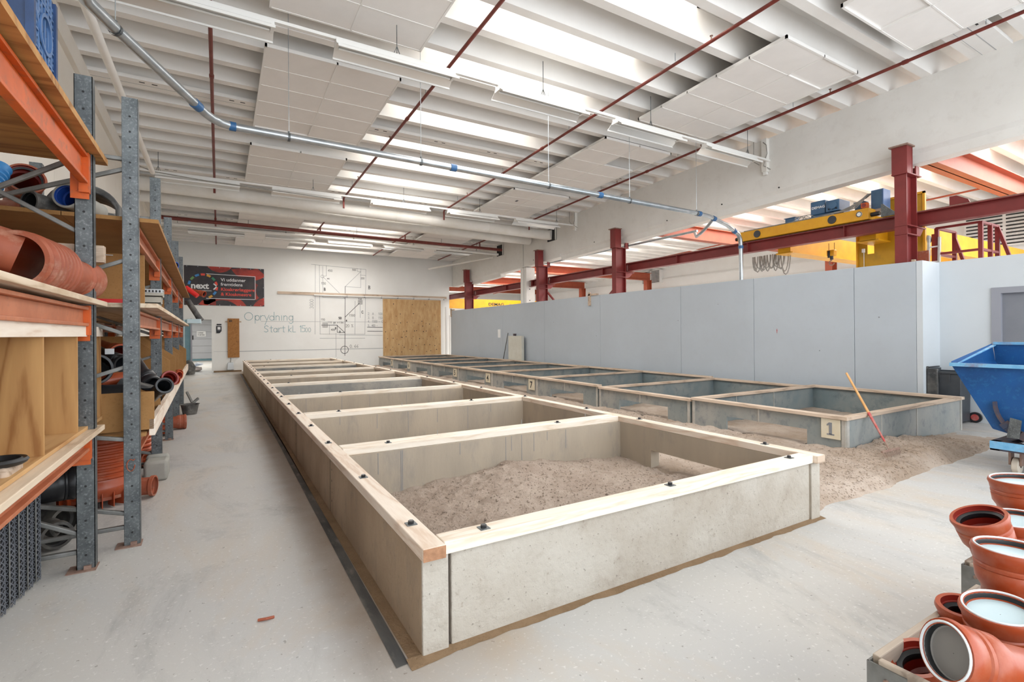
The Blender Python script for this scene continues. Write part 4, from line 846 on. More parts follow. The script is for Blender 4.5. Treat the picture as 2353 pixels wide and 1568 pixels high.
def hand(g, s_, x, z, h, wd, adv=.72, vert=False, own=False):
    for ch in s_:
        for st_ in GL.get(ch, []):
            if vert: g.stroke([(x - py * h, z + px * h) for px, py in st_], wd, ywl)
            else: g.stroke([(x + px * h, z + py * h) for px, py in st_], wd, ywl)
        a_ = (ADV.get(ch, adv) if own else adv) * h
        if vert: z += a_
        else: x += a_
g = G(); hand(g, 'Oprydning', .98, 2.28, .345, .018, own=True); hand(g, 'Start kL 15', 1.76, 1.74, .30, .018, own=True); hand(g, '00', 3.50, 1.74, .2, .014, .7)
g.build('handwriting', 'teal_ink', wb, smooth=False)
DR = [[(3.8, 4.95), (6.36, 4.86)], [(3.98, 4.94), (3.94, 1.63)], [(4.16, 4.93), (4.17, 1.64)], [(4.31, 4.89), (4.3, 3.4), (5.33, 3.37)], [(4.48, 4.94), (4.47, 4.43), (4.37, 4.42)], [(4.33, 4.38), (5.33, 3.37)],
      [(6.1, 3.94), (5.35, 3.96), (6.11, 4.74)], [(6.11, 4.88), (6.1, 3.94)], [(6.36, 4.86), (6.29, 1.62)], [(4.16, 1.64), (6.3, 1.62)], [(5.93, 4.89), (5.94, 4.74), (6.08, 4.73)], [(6.08, 4.56), (6.35, 4.56)], [(4.16, 1.44), (6.29, 1.42)],
      [(4.9, 1.68), (4.9, .53)], [(4.6, 2.07), (4.6, 1.62)], [(5.82, 3.26), (5.8, 1.61)], [(6.06, 3.11), (6.06, 2.44)], [(5.06, 1.59), (7.17, 1.55)], circ(4.29, 4.4, .07)]
g = G()
for l in DR: g.stroke(l, .013, ywl)
g.build('pencil_drawing', 'ink_g', wb, smooth=False)
g = G()
for l in [[(5.35, 3.96), (5.31, .58)], [(4.24, 2.07), (4.96, 2.07), (4.96, 1.72), (5.31, 1.71)], [(4.96, 2.05), (5.31, 1.71)], [(6.41, 1.97), (7.17, 1.96)], [(6.42, 1.77), (7.17, 1.76)], [(5.33, 2.46), (6.03, 3.16)], circ(5.3, .86, .18, n=20)]: g.stroke(l, .022, ywl - .001)
for x0, z0, s_ in ((4.29, 1.96, .22), (5.97, 3.11, .2)):
    for i in range(5): g.stroke([(x0 + i * s_ / 4, z0), (x0 + i * s_ / 4, z0 + s_)], .012, ywl); g.stroke([(x0, z0 + i * s_ / 4), (x0 + s_, z0 + i * s_ / 4)], .012, ywl)
for s_, x, z, h in (('B', 4.35, 3.72, .14), ('B', 6.47, 3.88, .17), ('D', 4.86, 1.87, .09), ('D', 5.06, 1.70, .09), ('C', 6.13, 2.66, .12), ('50', 5.03, 2.36, .1), ('4', 5.37, 2.24, .09)): hand(g, s_, x, z, h, .022)
g.build('marker_drawing', 'ink', wb, smooth=False)
g = G()
for s_, x, z, h in (('450', 4.55, 4.65, .10), ('500', 5.69, 4.76, .09), ('200', 6.1, 4.36, .09), ('wc', 4.51, 4.28, .09), ('150', 4.24, 4.02, .10), ('1500', 5.53, 2.5, .1), ('150', 4.21, 2.29, .09), ('110 ga v-lbs', 4.53, 2.16, .085), ('400', 4.67, 1.8, .09), ('20 %', 5.36, 1.97, .13), ('0.66', 5.55, .95, .15), ('PLAD', 5.98, 3.34, .06)): hand(g, s_, x, z, h, .012)
g.build('figures', 'ink', wb, smooth=False)
g = G()
for s_, x, z, h in (('2. A . 100', 6.44, 2.58, .12), ('3. B . 150', 6.44, 2.38, .12), ('4. 1500 - C', 6.44, 2.2, .11), ('5. 400 -', 6.44, 2.0, .1)): hand(g, s_, x, z, h, .012, .62)
hand(g, '3000', 3.88, 2.85, .16, .012, .72, True)
g.build('handwritten_list', 'ink_g', wb, smooth=False)
# sacks beyond the doorway
tag(G().lathe([(0, .0), (0, .22), (.06, .30), (.16, .28), (.2, .05), (.2, 0)], (-.95, 26.5, .02), (-.95, 26.5, .3), 14).build('sack', 'sack2', origin=(-.95, 26.5, 0)), 'cream sack lying on the floor inside the doorway', 'sack')
tag(G().prism([(-1.3, 26.3, .25), (-.95, 26.3, .22), (-.62, 26.3, .30), (-.85, 26.3, .36), (-.98, 26.3, .27), (-1.15, 26.3, .50), (-1.3, 26.3, .55)], (0, .35, .05)).build('plastic_wrap', 'sack', origin=(-1, 26.4, .2)), 'crumpled blue-white plastic wrap on top of the cream sack', 'wrap')
tag(G().lathe([(0, .18), (.3, .24), (.5, .16), (.6, .02)], (-1.05, 24.5, 0), (-1.1, 24.5, .6), 12, True).build('sack', 'black_d', origin=(-1.05, 24.5, 0)), 'dark grey sack slumped beside the teal door', 'sack')

# ------------------------------------------------------------------ hanging acoustic panels
def apanel(x0, y0, x1, y1, label, ny, missing=(), low=()):
    t = thing('acoustic_panel', label, 'ceiling panel', ((x0 + x1) / 2, (y0 + y1) / 2, zr(y0)), 'acoustic tile rafts under the roof')
    h = .12
    def Z(y): return zr(y) - h
    def sl(xa, xb, ya, yb2, d0, d1):
        return [(xa, ya, Z(ya) + d0), (xb, ya, Z(ya) + d0), (xb, yb2, Z(yb2) + d0), (xa, yb2, Z(yb2) + d0), (xa, ya, Z(ya) + d1), (xb, ya, Z(ya) + d1), (xb, yb2, Z(yb2) + d1), (xa, yb2, Z(yb2) + d1)]
    g = G(); e = .03
    g.hexa(sl(x0, x0 + e, y0, y1, 0, .055)); g.hexa(sl(x1 - e, x1, y0, y1, 0, .055)); g.hexa(sl(x0, x1, y0, y0 + e, 0, .055)); g.hexa(sl(x0, x1, y1 - e, y1, 0, .055))
    xm = (x0 + x1) / 2; g.hexa(sl(xm - .012, xm + .012, y0, y1, 0, .04)); dy = (y1 - y0) / ny
    for j in range(1, ny): g.hexa(sl(x0, x1, y0 + j * dy - .01, y0 + j * dy + .01, 0, .04))
    g.build('frame', 'pframe', t, smooth=False)
    for j in range(ny):
        for i in range(2):
            if (i, j) in missing: continue
            xa = x0 + e if i == 0 else xm + .012; xb = xm - .012 if i == 0 else x1 - e
            dd = .03 if (i, j) in low else .006
            G().hexa(sl(xa, xb, y0 + j * dy + .01, y0 + (j + 1) * dy - .01, dd, dd + .02)).build('tile', 'panel', t, smooth=False)
    g = G()
    for x in (x0 + .15, x1 - .15):
        for y in (y0 + .5, y1 - .5): g.cyl((x, y, Z(y) + .05), (x, y, zr(y) + .02), .008, n=6); g.box(x - .02, x + .02, y - .02, y + .02, zr(y) - .05, zr(y) - .03)
    g.build('hanger', 'galv_l', t)
apanel(.6, 4.2, 2.72, 7.35, 'acoustic tile raft at the top left, nearest on the left side', 5)
apanel(.62, 8.3, 2.72, 11.4, 'largest left acoustic tile raft with one tile tipped out of its frame', 5, low={(0, 4)})
apanel(.62, 12.4, 2.70, 15.1, 'left acoustic tile raft directly behind the grey suspended pipe', 4)
apanel(.6, 17.3, 2.6, 20.2, 'left acoustic tile raft behind the two white ducts', 4)
apanel(.6, 21.2, 2.6, 24.3, 'left acoustic tile raft farthest back against the back wall', 4)
apanel(7.46, .4, 9.62, 3.62, 'right acoustic tile raft at the top right corner of the view', 5, low={(0, 4)})
apanel(7.46, 4.38, 9.58, 7.5, 'right acoustic tile raft large and tilted looking, left of the long beam', 5, low={(1, 0)})
apanel(7.46, 8.5, 9.56, 11.75, 'right acoustic tile raft with one square tile missing', 5, missing={(1, 1)})
apanel(7.46, 12.5, 9.5, 15.2, 'small right acoustic tile raft with a dark stain, in front of the white ducts', 4)
apanel(7.2, 17.3, 9.3, 20.3, 'right acoustic tile raft behind the white ducts', 4)
apanel(7.2, 21.0, 9.2, 24.2, 'right acoustic tile raft farthest back near the corner', 4)
tag(G().box(8.1, 8.16, 13.4, 13.52, zr(13.4) - .13, zr(13.4) - .122).build('stain_mark', 'skip_dk', origin=(8.1, 13.4, 5.8), smooth=False), 'small dark scuff mark on the underside of the small right raft', 'mark')

# ------------------------------------------------------------------ strip lights on trunking
def fixture(x0, y, z, label):
    t = thing('strip_light', label, 'light', (x0 + .87, y, z), 'twin tube strip lights on trunking')
    L = 1.72
    G().box(x0, x0 + L, y - .06, y + .06, z + .04, z + .09).build('housing', 'steelw', t, smooth=False)
    for s in (-1, 1):
        G().hexa([(x0, y + s * .055, z + .04), (x0 + L, y + s * .055, z + .04), (x0 + L, y + s * .06, z + .042), (x0, y + s * .06, z + .042), (x0, y + s * .185, z - .055), (x0 + L, y + s * .185, z - .055), (x0 + L, y + s * .19, z - .053), (x0, y + s * .19, z - .053)]).build('reflector', 'reflector', t, smooth=False)
        G().hexa([(x0, y + s * .18, z - .075), (x0 + L, y + s * .18, z - .075), (x0 + L, y + s * .195, z - .075), (x0, y + s * .195, z - .075), (x0, y + s * .18, z - .04), (x0 + L, y + s * .18, z - .04), (x0 + L, y + s * .195, z - .04), (x0, y + s * .195, z - .04)]).build('lip', 'steelw', t, smooth=False)
        G().cyl((x0 + .05, y + s * .045, z + .015), (x0 + L - .05, y + s * .045, z + .015), .014, n=10).build('tube', 'tube', t)
    for x in (x0 + .02, x0 + L - .02): G().box(x - .02, x + .02, y - .08, y + .08, z - .0, z + .04).build('end_holder', 'steelw', t, smooth=False)
    return t
place = ['leftmost', 'second', 'third', 'fourth', 'rightmost']
rows = [(6.9, 5.44, [-1.1, 1.36, 3.82, 6.28, 8.74], 'nearest row'), (14.2, 5.33, [-1.25, 1.2, 3.75, 6.1, 8.5], 'middle row just before the white ducts'), (20.5, 5.25, [-.9, 1.5, 3.7, 5.9, 8.2], 'farthest row behind the white ducts')]
for y_, z, xs, rl_ in rows:
    tr = thing('light_trunking', 'white metal trunking carrying the strip lights of the ' + rl_, 'trunking', (4.5, y_, z + .1))
    G().box(-1.7, XB - .05, y_ - .03, y_ + .03, z + .09, z + .13).build('channel', 'steelw', tr, smooth=False)
    g = G()
    for x in (-1.2, 2.2, 4.7, 7.2, 10.2): g.cyl((x, y_, z + .12), (x, y_, zr(y_) + .05), .006, n=5); g.bar((x, y_, z + .25), (x + .05, y_, z + .12), .008, .008); g.bar((x, y_, z + .25), (x - .05, y_, z + .12), .008, .008)
    g.build('chain', 'galv', tr, smooth=False)
    for i, x in enumerate(xs): fixture(x, y_, z, place[i] + ' white twin tube strip light of the ' + rl_)

# ------------------------------------------------------------------ silver suction pipe
sp = thing('suction_pipe', 'long galvanised suction pipe hung on thin rods across the hall with blue sleeves', 'pipe', (5, 7.48, 4.3))
PA = (-1.25, 4.3, 4.36); PB_ = (-.17, 7.1, 4.345)
def lerp(a, b, t): return tuple(p + (q - p) * t for p, q in zip(a, b))
G().tube([(-.93, 5.24 - 2.2, 4.36), (-.92, 5.24, 4.35), (-.78, 5.61, 4.345)], .052, 16).build('pipe_length', 'galv_l', sp)
G().tube([(-.78, 5.61, 4.345), (-.20, 7.02, 4.345)], .050, 16).build('pipe_length', 'galv_l', sp)
G().tube([(-.20, 7.02, 4.345), (-.14, 7.17, 4.345), (-.06, 7.32, 4.345), (.03, 7.42, 4.345), (.15, 7.475, 4.344)], .052, 16).build('bend', 'galv_l', sp)
xs = [.15, 2.1, 3.3, 6.4, 9.2]
for a, b in zip(xs, xs[1:]):
    z = lambda x: 4.344 - (x - .15) * .0098
    G().tube([(a, 7.478, z(a)), (b, 7.478, z(b))], .050, 16).build('pipe_length', 'galv_l', sp)
G().tube([(9.2, 7.478, 4.255), (9.6, 7.478, 4.235), (10.25, 7.48, 4.10), (10.55, 7.485, 3.98)], .046, 14).build('pipe_length', 'galv_l', sp)
G().tube([(10.55, 7.485, 3.98), (10.68, 7.488, 3.92), (10.76, 7.49, 3.82), (10.78, 7.49, 3.70)], .050, 14).build('bend', 'galv_l', sp)
G().tube([(10.78, 7.49, 3.70), (10.78, 7.48, 2.4)], .048, 14).build('pipe_length', 'galv_l', sp)
for p, q in (((-.24, 6.93, 4.345), (-.19, 7.05, 4.345)), ((.13, 7.474, 4.344), (.21, 7.477, 4.344)), ((3.26, 7.478, 4.313), (3.36, 7.478, 4.312)), ((6.36, 7.478, 4.283), (6.46, 7.478, 4.282)), ((9.25, 7.478, 4.252), (9.33, 7.478, 4.25)), ((9.75, 7.478, 4.205), (9.83, 7.478, 4.188)), ((10.50, 7.483, 4.0), (10.57, 7.486, 3.97)), ((10.78, 7.49, 3.66), (10.78, 7.49, 3.59))):
    G().cyl(p, q, .058, n=16).build('sleeve', 'tape', sp)
for i, (x, y) in enumerate([(.85, 7.478), (2.76, 7.478), (5.2, 7.478), (7.19, 7.478), (9.2, 7.478), (-.78, 5.61)]):
    z = 4.34 - max(0, x) * .0098
    G().cyl((x, y, z + .05), (x, y, zr(y) + .05), .0045, n=6).build('hanger_rod', 'galv_l', sp)
    G().lathe([(-.015, .056), (.015, .056)], (x, y, z), ((x + 1, y, z) if i < 5 else (x + .38, y + .92, z)), 16).cyl((x, y, z + .05), (x, y, z + .08), .015, n=8).build('clamp', 'galv', sp)
G().tube([(9.80, 7.5, 4.19), (9.9, 7.75, 4.07), (10.0, 8.0, 3.98), (10.2, 8.3, 3.96), (11.0, 9.0, 4.25)], .036, 12).build('branch_bend', 'galv_l', sp)
s2 = tag(G().tube([(11.46, 9.3, 4.41), (11.48, 17.0, 4.43)], .035, 10).build('suction_pipe', 'galv_l', origin=(11.4, 12, 4.4)), 'thinner grey pipe running along behind the long concrete beam', 'pipe')
# ------------------------------------------------------------------ sprinkler pipes
def sprink(x, y0, y1, label, drop=None):
    t = thing('sprinkler_pipe', label, 'pipe', (x, (y0 + y1) / 2, zr(y0) - .1), 'red sprinkler pipes running along the hall')
    n = 3; ysp = [y0 + (y1 - y0) * i / n for i in range(n + 1)]
    for a, b in zip(ysp, ysp[1:]): G().tube([(x, a, zr(a) - .11), (x, b, zr(b) - .11)], .028, 10).build('pipe_length', 'redpipe', t)
    for a in ysp[1:-1]: G().cyl((x, a - .04, zr(a) - .11), (x, a + .04, zr(a) - .112), .037, n=12).build('coupling', 'redpipe', t)
    if drop: G().tube([(x, y1, zr(y1) - .11), (x, y1 + .06, zr(y1) - .14), (x, y1 + .07, zr(y1) - .2), (x, y1 + .07, drop)], .028, 10).build('drop_elbow', 'redpipe', t)
    y = y0 + 1.2
    while y < y1:
        g = G().cyl((x + .0, y, zr(y) - .09), (x, y, zr(y) - .03), .010, n=8).cyl((x, y, zr(y) - .03), (x, y, zr(y) - .022), .024, n=10); g.build('sprinkler_head', 'rust', t)
        g = G().cyl((x, y + .7, zr(y) - .08), (x, y + .7, zr(y) + .05), .006, n=6); g.build('hanger_rod', 'galv_l', t); y += 2.9
for x, nm in ((-.08, 'red sprinkler pipe at the left, seen end-on as a near vertical line'), (3.27, 'red sprinkler pipe passing under the skylights left of centre'), (6.52, 'red sprinkler pipe passing under the skylights right of centre'), (9.9, 'red sprinkler pipe running beside the long concrete beam')):
    sprink(x, -2, 15.45, nm, 5.42)
    sprink(x, 17.6, 24.4, 'far length of the ' + nm.split(',')[0], None)
mp_ = thing('sprinkler_main', 'thick dark red sprinkler main crossing the hall near the back wall', 'pipe', (4.5, 19.56, 5.4))
G().tube([(-1.75, 19.56, 5.44), (11.1, 19.56, 5.36)], .062, 14).build('main_pipe', 'redpipe', mp_)
for x in (-.08, 3.27, 6.52, 9.9): G().tube([(x, 19.56, 5.42), (x, 19.56, 5.6), (x, 19.8, zr(19.8) - .11)], .028, 8).build('riser', 'redpipe', mp_)
for x in (.9, 4.6, 8.1): G().cyl((x, 19.56, 5.45), (x, 19.56, zr(19.6)), .008, n=6).build('hanger_rod', 'galv', mp_)
tag(G().tube([(-1.75, 19.95, 5.33), (11.1, 19.95, 5.22)], .05, 12).build('white_pipe', 'duct', origin=(5, 19.9, 5.3)), 'white pipe running just behind the thick dark red main', 'pipe')
# ducts
d1_ = thing('ventilation_duct', 'upper white round duct crossing the hall into the long beam', 'duct', (4.5, 15.9, 5.5))
for a, b in ((-1.9, 1.5), (1.5, 5.0), (5.0, 8.4), (8.4, 10.9)): G().tube([(a, 15.9, 5.56 - (a + 1.9) * .013), (b, 15.9, 5.56 - (b + 1.9) * .013)], .185, 22).build('duct_length', 'duct', d1_)
G().tube([(10.8, 15.9, 5.395), (10.95, 15.87, 5.39), (11.06, 15.78, 5.385), (11.09, 15.70, 5.38)], .19, 20).build('duct_end', 'duct', d1_)
for x in (1.5, 5.0, 8.4): G().cyl((x - .02, 15.9, 5.56 - (x + 1.9) * .013), (x + .02, 15.9, 5.56 - (x + 1.9) * .013), .192, n=22).build('joint_collar', 'duct', d1_)
d2_ = thing('ventilation_duct', 'lower white round duct just behind the upper one', 'duct', (4.5, 17.1, 5.4))
for a, b in ((-1.9, 1.9), (1.95, 6.0), (6.0, 10.9)): G().tube([(a, 17.1, 5.52 - (a + 1.9) * .011), (b, 17.1, 5.52 - (b + 1.9) * .011)], .18, 22).build('duct_length', 'duct', d2_)
G().cyl((1.9, 17.1, 5.48), (1.96, 17.1, 5.48), .19, n=22).build('joint_collar', 'duct', d2_)
for (y, z, lb) in ((15.72, 5.38, 'dark opening in the long beam where the upper white duct ends'), (19.80, 5.38, 'dark opening in the long beam where the red main passes')):
    t = thing('beam_opening', lb, 'opening', (11.04, y, z)); G().box(11.035, 11.052, y - .32, y + .27, z - .24, z + .24).build('recess', 'dark', t, smooth=False); G().box(11.0, 11.05, y - .32, y - .28, z - .24, z + .24).build('sleeve_edge', 'beamc', t, smooth=False)
tag(G().tube([(-1.2, 1, 5.28), (-1.2, 6.7, 5.12), (-1.2, 13.0, 5.09)], .05, 12).build('white_pipe', 'duct', origin=(-1.2, 8, 5.1)), 'white pipe running along the left wall above the racks', 'pipe')
tag(G().tube([(-1.75, 13.2, 5.35), (-1.2, 13.05, 5.12), (-.2, 13.0, 5.05), (2.5, 13.0, 5.0)], .012, 6).build('cable_bundle', 'cable', origin=(0, 13, 5)), 'thin dark cables strung beside the leftmost middle-row strip light', 'cable')
for (y, lb) in ((7.0, 'white vertical cable duct fixed on the long beam beside the nearest light row'), (14.2, 'white vertical cable duct on the long beam beside the middle light row')):
    t = thing('cable_duct', lb, 'duct', (XB, y, 5.5)); G().box(XB - .11, XB - .0, y - .07, y + .05, 5.32, 6.08).build('duct', 'duct', t, smooth=False)
    G().box(XB - .09, XB - .02, y - .05, y + .03, 5.25, 5.32).build('end_socket', 'steelw', t, smooth=False)
    G().tube([(XB - .12, y - .0, 6.0), (XB - .16, y - .1, 5.9), (XB - .16, y - .12, 5.7), (XB - .12, y - .06, 5.62), (XB - .14, y - .02, 5.45), (XB - .03, y - .12, 5.35)], .010, 6).build('loose_cable', 'cable', t)
    G().tube([(XB - .1, y + .25, 6.1), (XB - .1, y + .25, 5.62), (XB - .12, y + .1, 5.5)], .008, 6).build('loose_cable', 'cable', t)
ob = thing('diagonal_pipe', 'thin white pipe sloping below the roof near the far right corner', 'pipe', (9.5, 22, 5.1))
G().tube([(11.0, 20.4, 5.15), (9.3, 24.2, 4.95)], .045, 10).build('tube', 'duct', ob)

# ------------------------------------------------------------------ pallet racks
def post(root, x, y, h, face=-1):
    """C-section upright, 0.1 wide, front edge at x"""
    g = G().box(x - .1, x, y - .012, y - .008, 0, h).box(x - .004, x, y - .012, y + .07, 0, h).box(x - .1, x - .096, y - .012, y + .07, 0, h)
    p = g.build('upright', 'galv', root, smooth=False)
    g = G(); z = .1
    while z < h - .05: g.cyl((x - .05, y - .0135, z), (x - .05, y - .011, z), .008, n=7); z += .118
    g.build('punched_hole', 'dark', p, smooth=False, kind='stuff')
    G().box(x - .15, x + .01, y - .06, y + .08, 0, .006).box(x - .06, x - .02, y - .03, y - .012, .006, .03).build('foot_plate', 'rust', p, smooth=False)
    return p
def braces(root, xf, xr, y, h, segs):
    for (a, za, b, zb) in segs:
        G().bar((xf - .05 if a else xr + .05, y + .02, za), (xf - .05 if b else xr + .05, y + .02, zb), .03, .035, up=(0, 1, 0)).build('brace', 'galv_b', root, bevel=.006)
def beam(root, x, y0, y1, zt, h=.13, mat='orange', sg=1):
    b = G().box(x - .045, x, y0, y1, zt - .02, zt).box(x - .045, x, y0, y1, zt - h, zt - h + .02).box(x - .045, x - .03, y0, y1, zt - h + .02, zt - .02).build('shelf_beam', mat, root, bevel=.003, smooth=False)
    for y in (y0, y1):
        s = -1 if y == y1 else 1
        G().box(x - .05, x + .004, y - .004 if s > 0 else y - .05, y + .05 if s > 0 else y + .004, zt - h - .06, zt + .01).build('end_bracket', 'orange', b, smooth=False)
        if s < 0: G().box(x - .1, x, y - .016 - (.085 if s > 0 else 0), y - .013 - (.085 if s > 0 else 0), zt - h - .1, zt - .0).cyl((x - .07, y - .02 - (.085 if s > 0 else 0), zt - h - .04), (x - .07, y - .012 - (.085 if s > 0 else 0), zt - h - .04), .01, n=7).build('bracket_plate', 'orange', b, smooth=False)
    return b
R1 = thing('pallet_rack', 'nearest rack bay at the left edge with an orange beam and plywood top shelf', 'rack', (-1.2, 3.6, 0))
post(R1, -.745, 4.45, 3.40); post(R1, -1.62, 4.45, 3.40)
post(R1, -.745, 2.15, 3.40); post(R1, -1.62, 2.15, 3.40)
for zt, h, mt in ((2.84, .20, 'orange'), (1.80, .13, 'orange_f'), (.915, .09, 'orange_f')):
    beam(R1, -.76, 2.2, 4.42, zt, h, mt); beam(R1, -1.62, 2.2, 4.42, zt, h, mt)
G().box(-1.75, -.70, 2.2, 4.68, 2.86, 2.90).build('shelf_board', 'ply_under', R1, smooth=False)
for i, (x0, x1) in enumerate(((-1.75, -1.24), (-1.235, -.71))): G().box(x0, x1, 2.2, 4.70, 1.82, 1.855).build('shelf_board', 'ply_shelf', R1, bevel=.004, smooth=False)
for i, (x0, x1) in enumerate(((-1.75, -1.45), (-1.445, -1.1), (-1.095, -.72))): G().box(x0, x1, 2.2, 4.64, .925, .96).build('shelf_board', 'ply_shelf', R1, bevel=.004, smooth=False)
braces(R1, -.745, -1.62, 4.45, 3.4, [(0, 2.75, 1, 2.30), (0, 2.35, 1, 2.86), (1, 1.6, 0, 1.1), (0, .64, 1, .22), (0, .12, 1, .12)])
# rack 2, slightly skewed
RM = Matrix.Translation((-.535, 4.78, 0)) @ Matrix.Rotation(.020, 4, 'Z') @ Matrix.Translation((.535, -4.78, 0))
R2 = thing('pallet_rack', 'long run of grey and orange pallet racking along the left wall', 'rack', (-1.1, 9.3, 0))
PY = [4.78, 7.05, 9.3, 11.56, 13.8]; _b = G.build
def rot(v): return RM @ Vector(v)
_G = G
class GR(G):
    def build(s, *a, **k): s.xform(RM); return _G.build(s, *a, **k)
G = GR
for y in PY: post(R2, -.53, y, 3.43); post(R2, -1.55, y, 3.43)
for y in PY: braces(R2, -.53, -1.55, y, 3.43, [(0, 2.96, 1, 2.96), (0, 2.50, 1, 2.90), (1, 2.2, 0, 1.8), (0, 1.98, 1, 1.60), (0, 1.05, 1, 1.38), (1, .80, 0, .98), (0, .50, 1, .23), (0, .13, 1, .14)])
for a, b in zip(PY, PY[1:]):
    for zt, h, mt in ((2.48, .14, 'orange_f'), (1.80, .13, 'orange_f'), (.80, .12, 'orange_f')):
        beam(R2, -.54, a + .07, b - .02, zt, h, mt); beam(R2, -1.5, a + .07, b - .02, zt, h, mt)
for a, b in ((4.86, 7.6), (7.6, 10.5), (10.5, 14.1)):
    for x0, x1 in ((-1.6, -1.0), (-.995, -.41)): G().box(x0, x1, a, b - .01, 2.5, 2.53).build('shelf_board', 'chip', R2, smooth=False)
for a, b in ((4.86, 7.9), (7.9, 11.0), (11.0, 14.1)):
    for x0, x1 in ((-1.6, -1.0), (-.995, -.42)): G().box(x0, x1, a, b - .01, 1.825, 1.86).build('shelf_board', 'ply_shelf', R2, bevel=.003, smooth=False)
    G().box(-1.6, -.5, a, b - .01, .81, .835).build('shelf_board', 'chip', R2, smooth=False)
for a, b in ((4.93, 8.2), (8.2, 11.6), (11.6, 14.1)): G().box(-.485, -.445, a, b - .004, .80, .935).build('front_board', 'timber_y', R2, bevel=.003, smooth=False)
# chipboard dividers with a cut corner
for i, y in enumerate([7.42, 8.75, 9.75, 10.3, 11.05, 11.6, 12.1, 12.6, 13.1, 13.6]):
    z1 = 1.60; g = G().prism([(-1.5, y, .84), (-.47, y, .84), (-.47, y, 1.30), (-.86, y, z1), (-1.5, y, z1)], (0, .022, 0)); g.build('divider', 'chip', R2, smooth=False)
for y in (5.55, 10.0, 12.4): G().box(-1.5, -.56, y, y + .03, 1.862, 2.33).build('divider', 'chip', R2, smooth=False)
g = G().box(-1.45, -.45, 4.93, 4.95, .85, 1.155); g.build('front_panel', 'chip', R2, bevel=.003, smooth=False)
G().box(-1.45, -.47, 5.9, 5.92, .85, 1.0).build('inner_panel', 'chip', R2, smooth=False)
G().box(-1.47, -1.45, 4.93, 7.4, .85, 1.55).build('back_panel', 'chip', R2, smooth=False)
G = _G

def item(name, label, cat, loc): return thing(name, label, cat, loc)
# pigeonhole cabinet in rack 1
pc = thing('pigeonhole_cabinet', 'pine plywood pigeonhole cabinet standing on the lowest shelf of the nearest bay', 'cabinet', (-1.2, 3.7, .96))
G().box(-1.62, -.78, 2.4, 4.93, 1.625, 1.66).box(-1.62, -.78, 2.4, 4.93, .962, .985).build('carcass_board', 'ply_y', pc, bevel=.002, smooth=False)
G().box(-.80, -.775, 2.4, 4.93, 1.60, 1.672).build('front_batten', 'timber_y', pc, bevel=.002, smooth=False)
for y in (2.75, 3.45, 4.17, 4.90): G().box(-1.62, -.785, y, y + .022, .985, 1.625).build('partition', 'ply', pc, smooth=False)
G().box(-1.63, -1.62, 2.4, 4.93, .96, 1.66).build('back_board', 'ply', pc, smooth=False)
sr = thing('rubber_ring', 'black rubber ring lying on a wood block on the lowest shelf', 'ring', (-.85, 3.1, 1.0))
G().lathe([(0, .075), (-.008, .085), (0, .098), (.012, .105), (.022, .098), (.016, .085), (.022, .078), (0, .075)], (-.86, 3.10, 1.03), (-.86, 3.10, 2), 30).build('ring', 'rubber', sr)
tag(G().box(-.99, -.80, 3.0, 3.22, .962, 1.025).build('wood_block', 'timber_old', bevel=.02, origin=(-.9, 3.1, .96)), 'rounded wooden block under the black rubber ring', 'block')
tag(G().box(-1.7, -.705, 4.55, 4.62, 2.13, 2.25).build('timber_piece', 'timber_old', bevel=.004, origin=(-1, 4.6, 2.1)), 'thick brown timber offcut passing behind the nearest rack post', 'timber')
tag(G().cyl((-.705, 4.585, 2.19), (-.66, 4.585, 2.19), .004, n=6).build('screw', 'galv_l', origin=(-.7, 4.58, 2.19)), 'long screw sticking out of the thick brown timber offcut', 'screw')
# corrugated tee on rack 1
ct_ = thing('corrugated_fitting', 'large terracotta corrugated pipe fitting with a socket end on the middle shelf', 'pipe fitting', (-.95, 4.0, 1.86))
A_ = (-.985, 3.80, 2.035); B_ = (-.80, 4.80, 1.99)
prof = [(0, .150), (0, .175), (.03, .185), (.06, .170)]
for i in range(7): t = .08 + i * .055; prof += [(t, .168), (t + .012, .190), (t + .034, .190), (t + .045, .168)]
prof += [(.48, .15), (.56, .135), (.78, .135), (.80, .15), (.82, .15), (.83, .14), (.86, .15), (.88, .15), (.89, .14), (.92, .152), (1.0, .152), (1.02, .13)]
prof = [(t * .84, r_q * .93) for t, r_q in prof]
o = G().lathe(prof, A_, B_, 40).build('body', 'pvc_d', ct_); G().lathe([(0.002, .14), (.2, .135), (.4, .12), (.82, .11)], A_, B_, 32).build('bore', 'pvc', ct_)
G().lathe([(0, .12), (.18, .12), (.18, .14), (.24, .14)], (-.99, 3.9, 2.08), (-1.5, 3.75, 2.25), 24).build('branch', 'pvc_d', ct_)
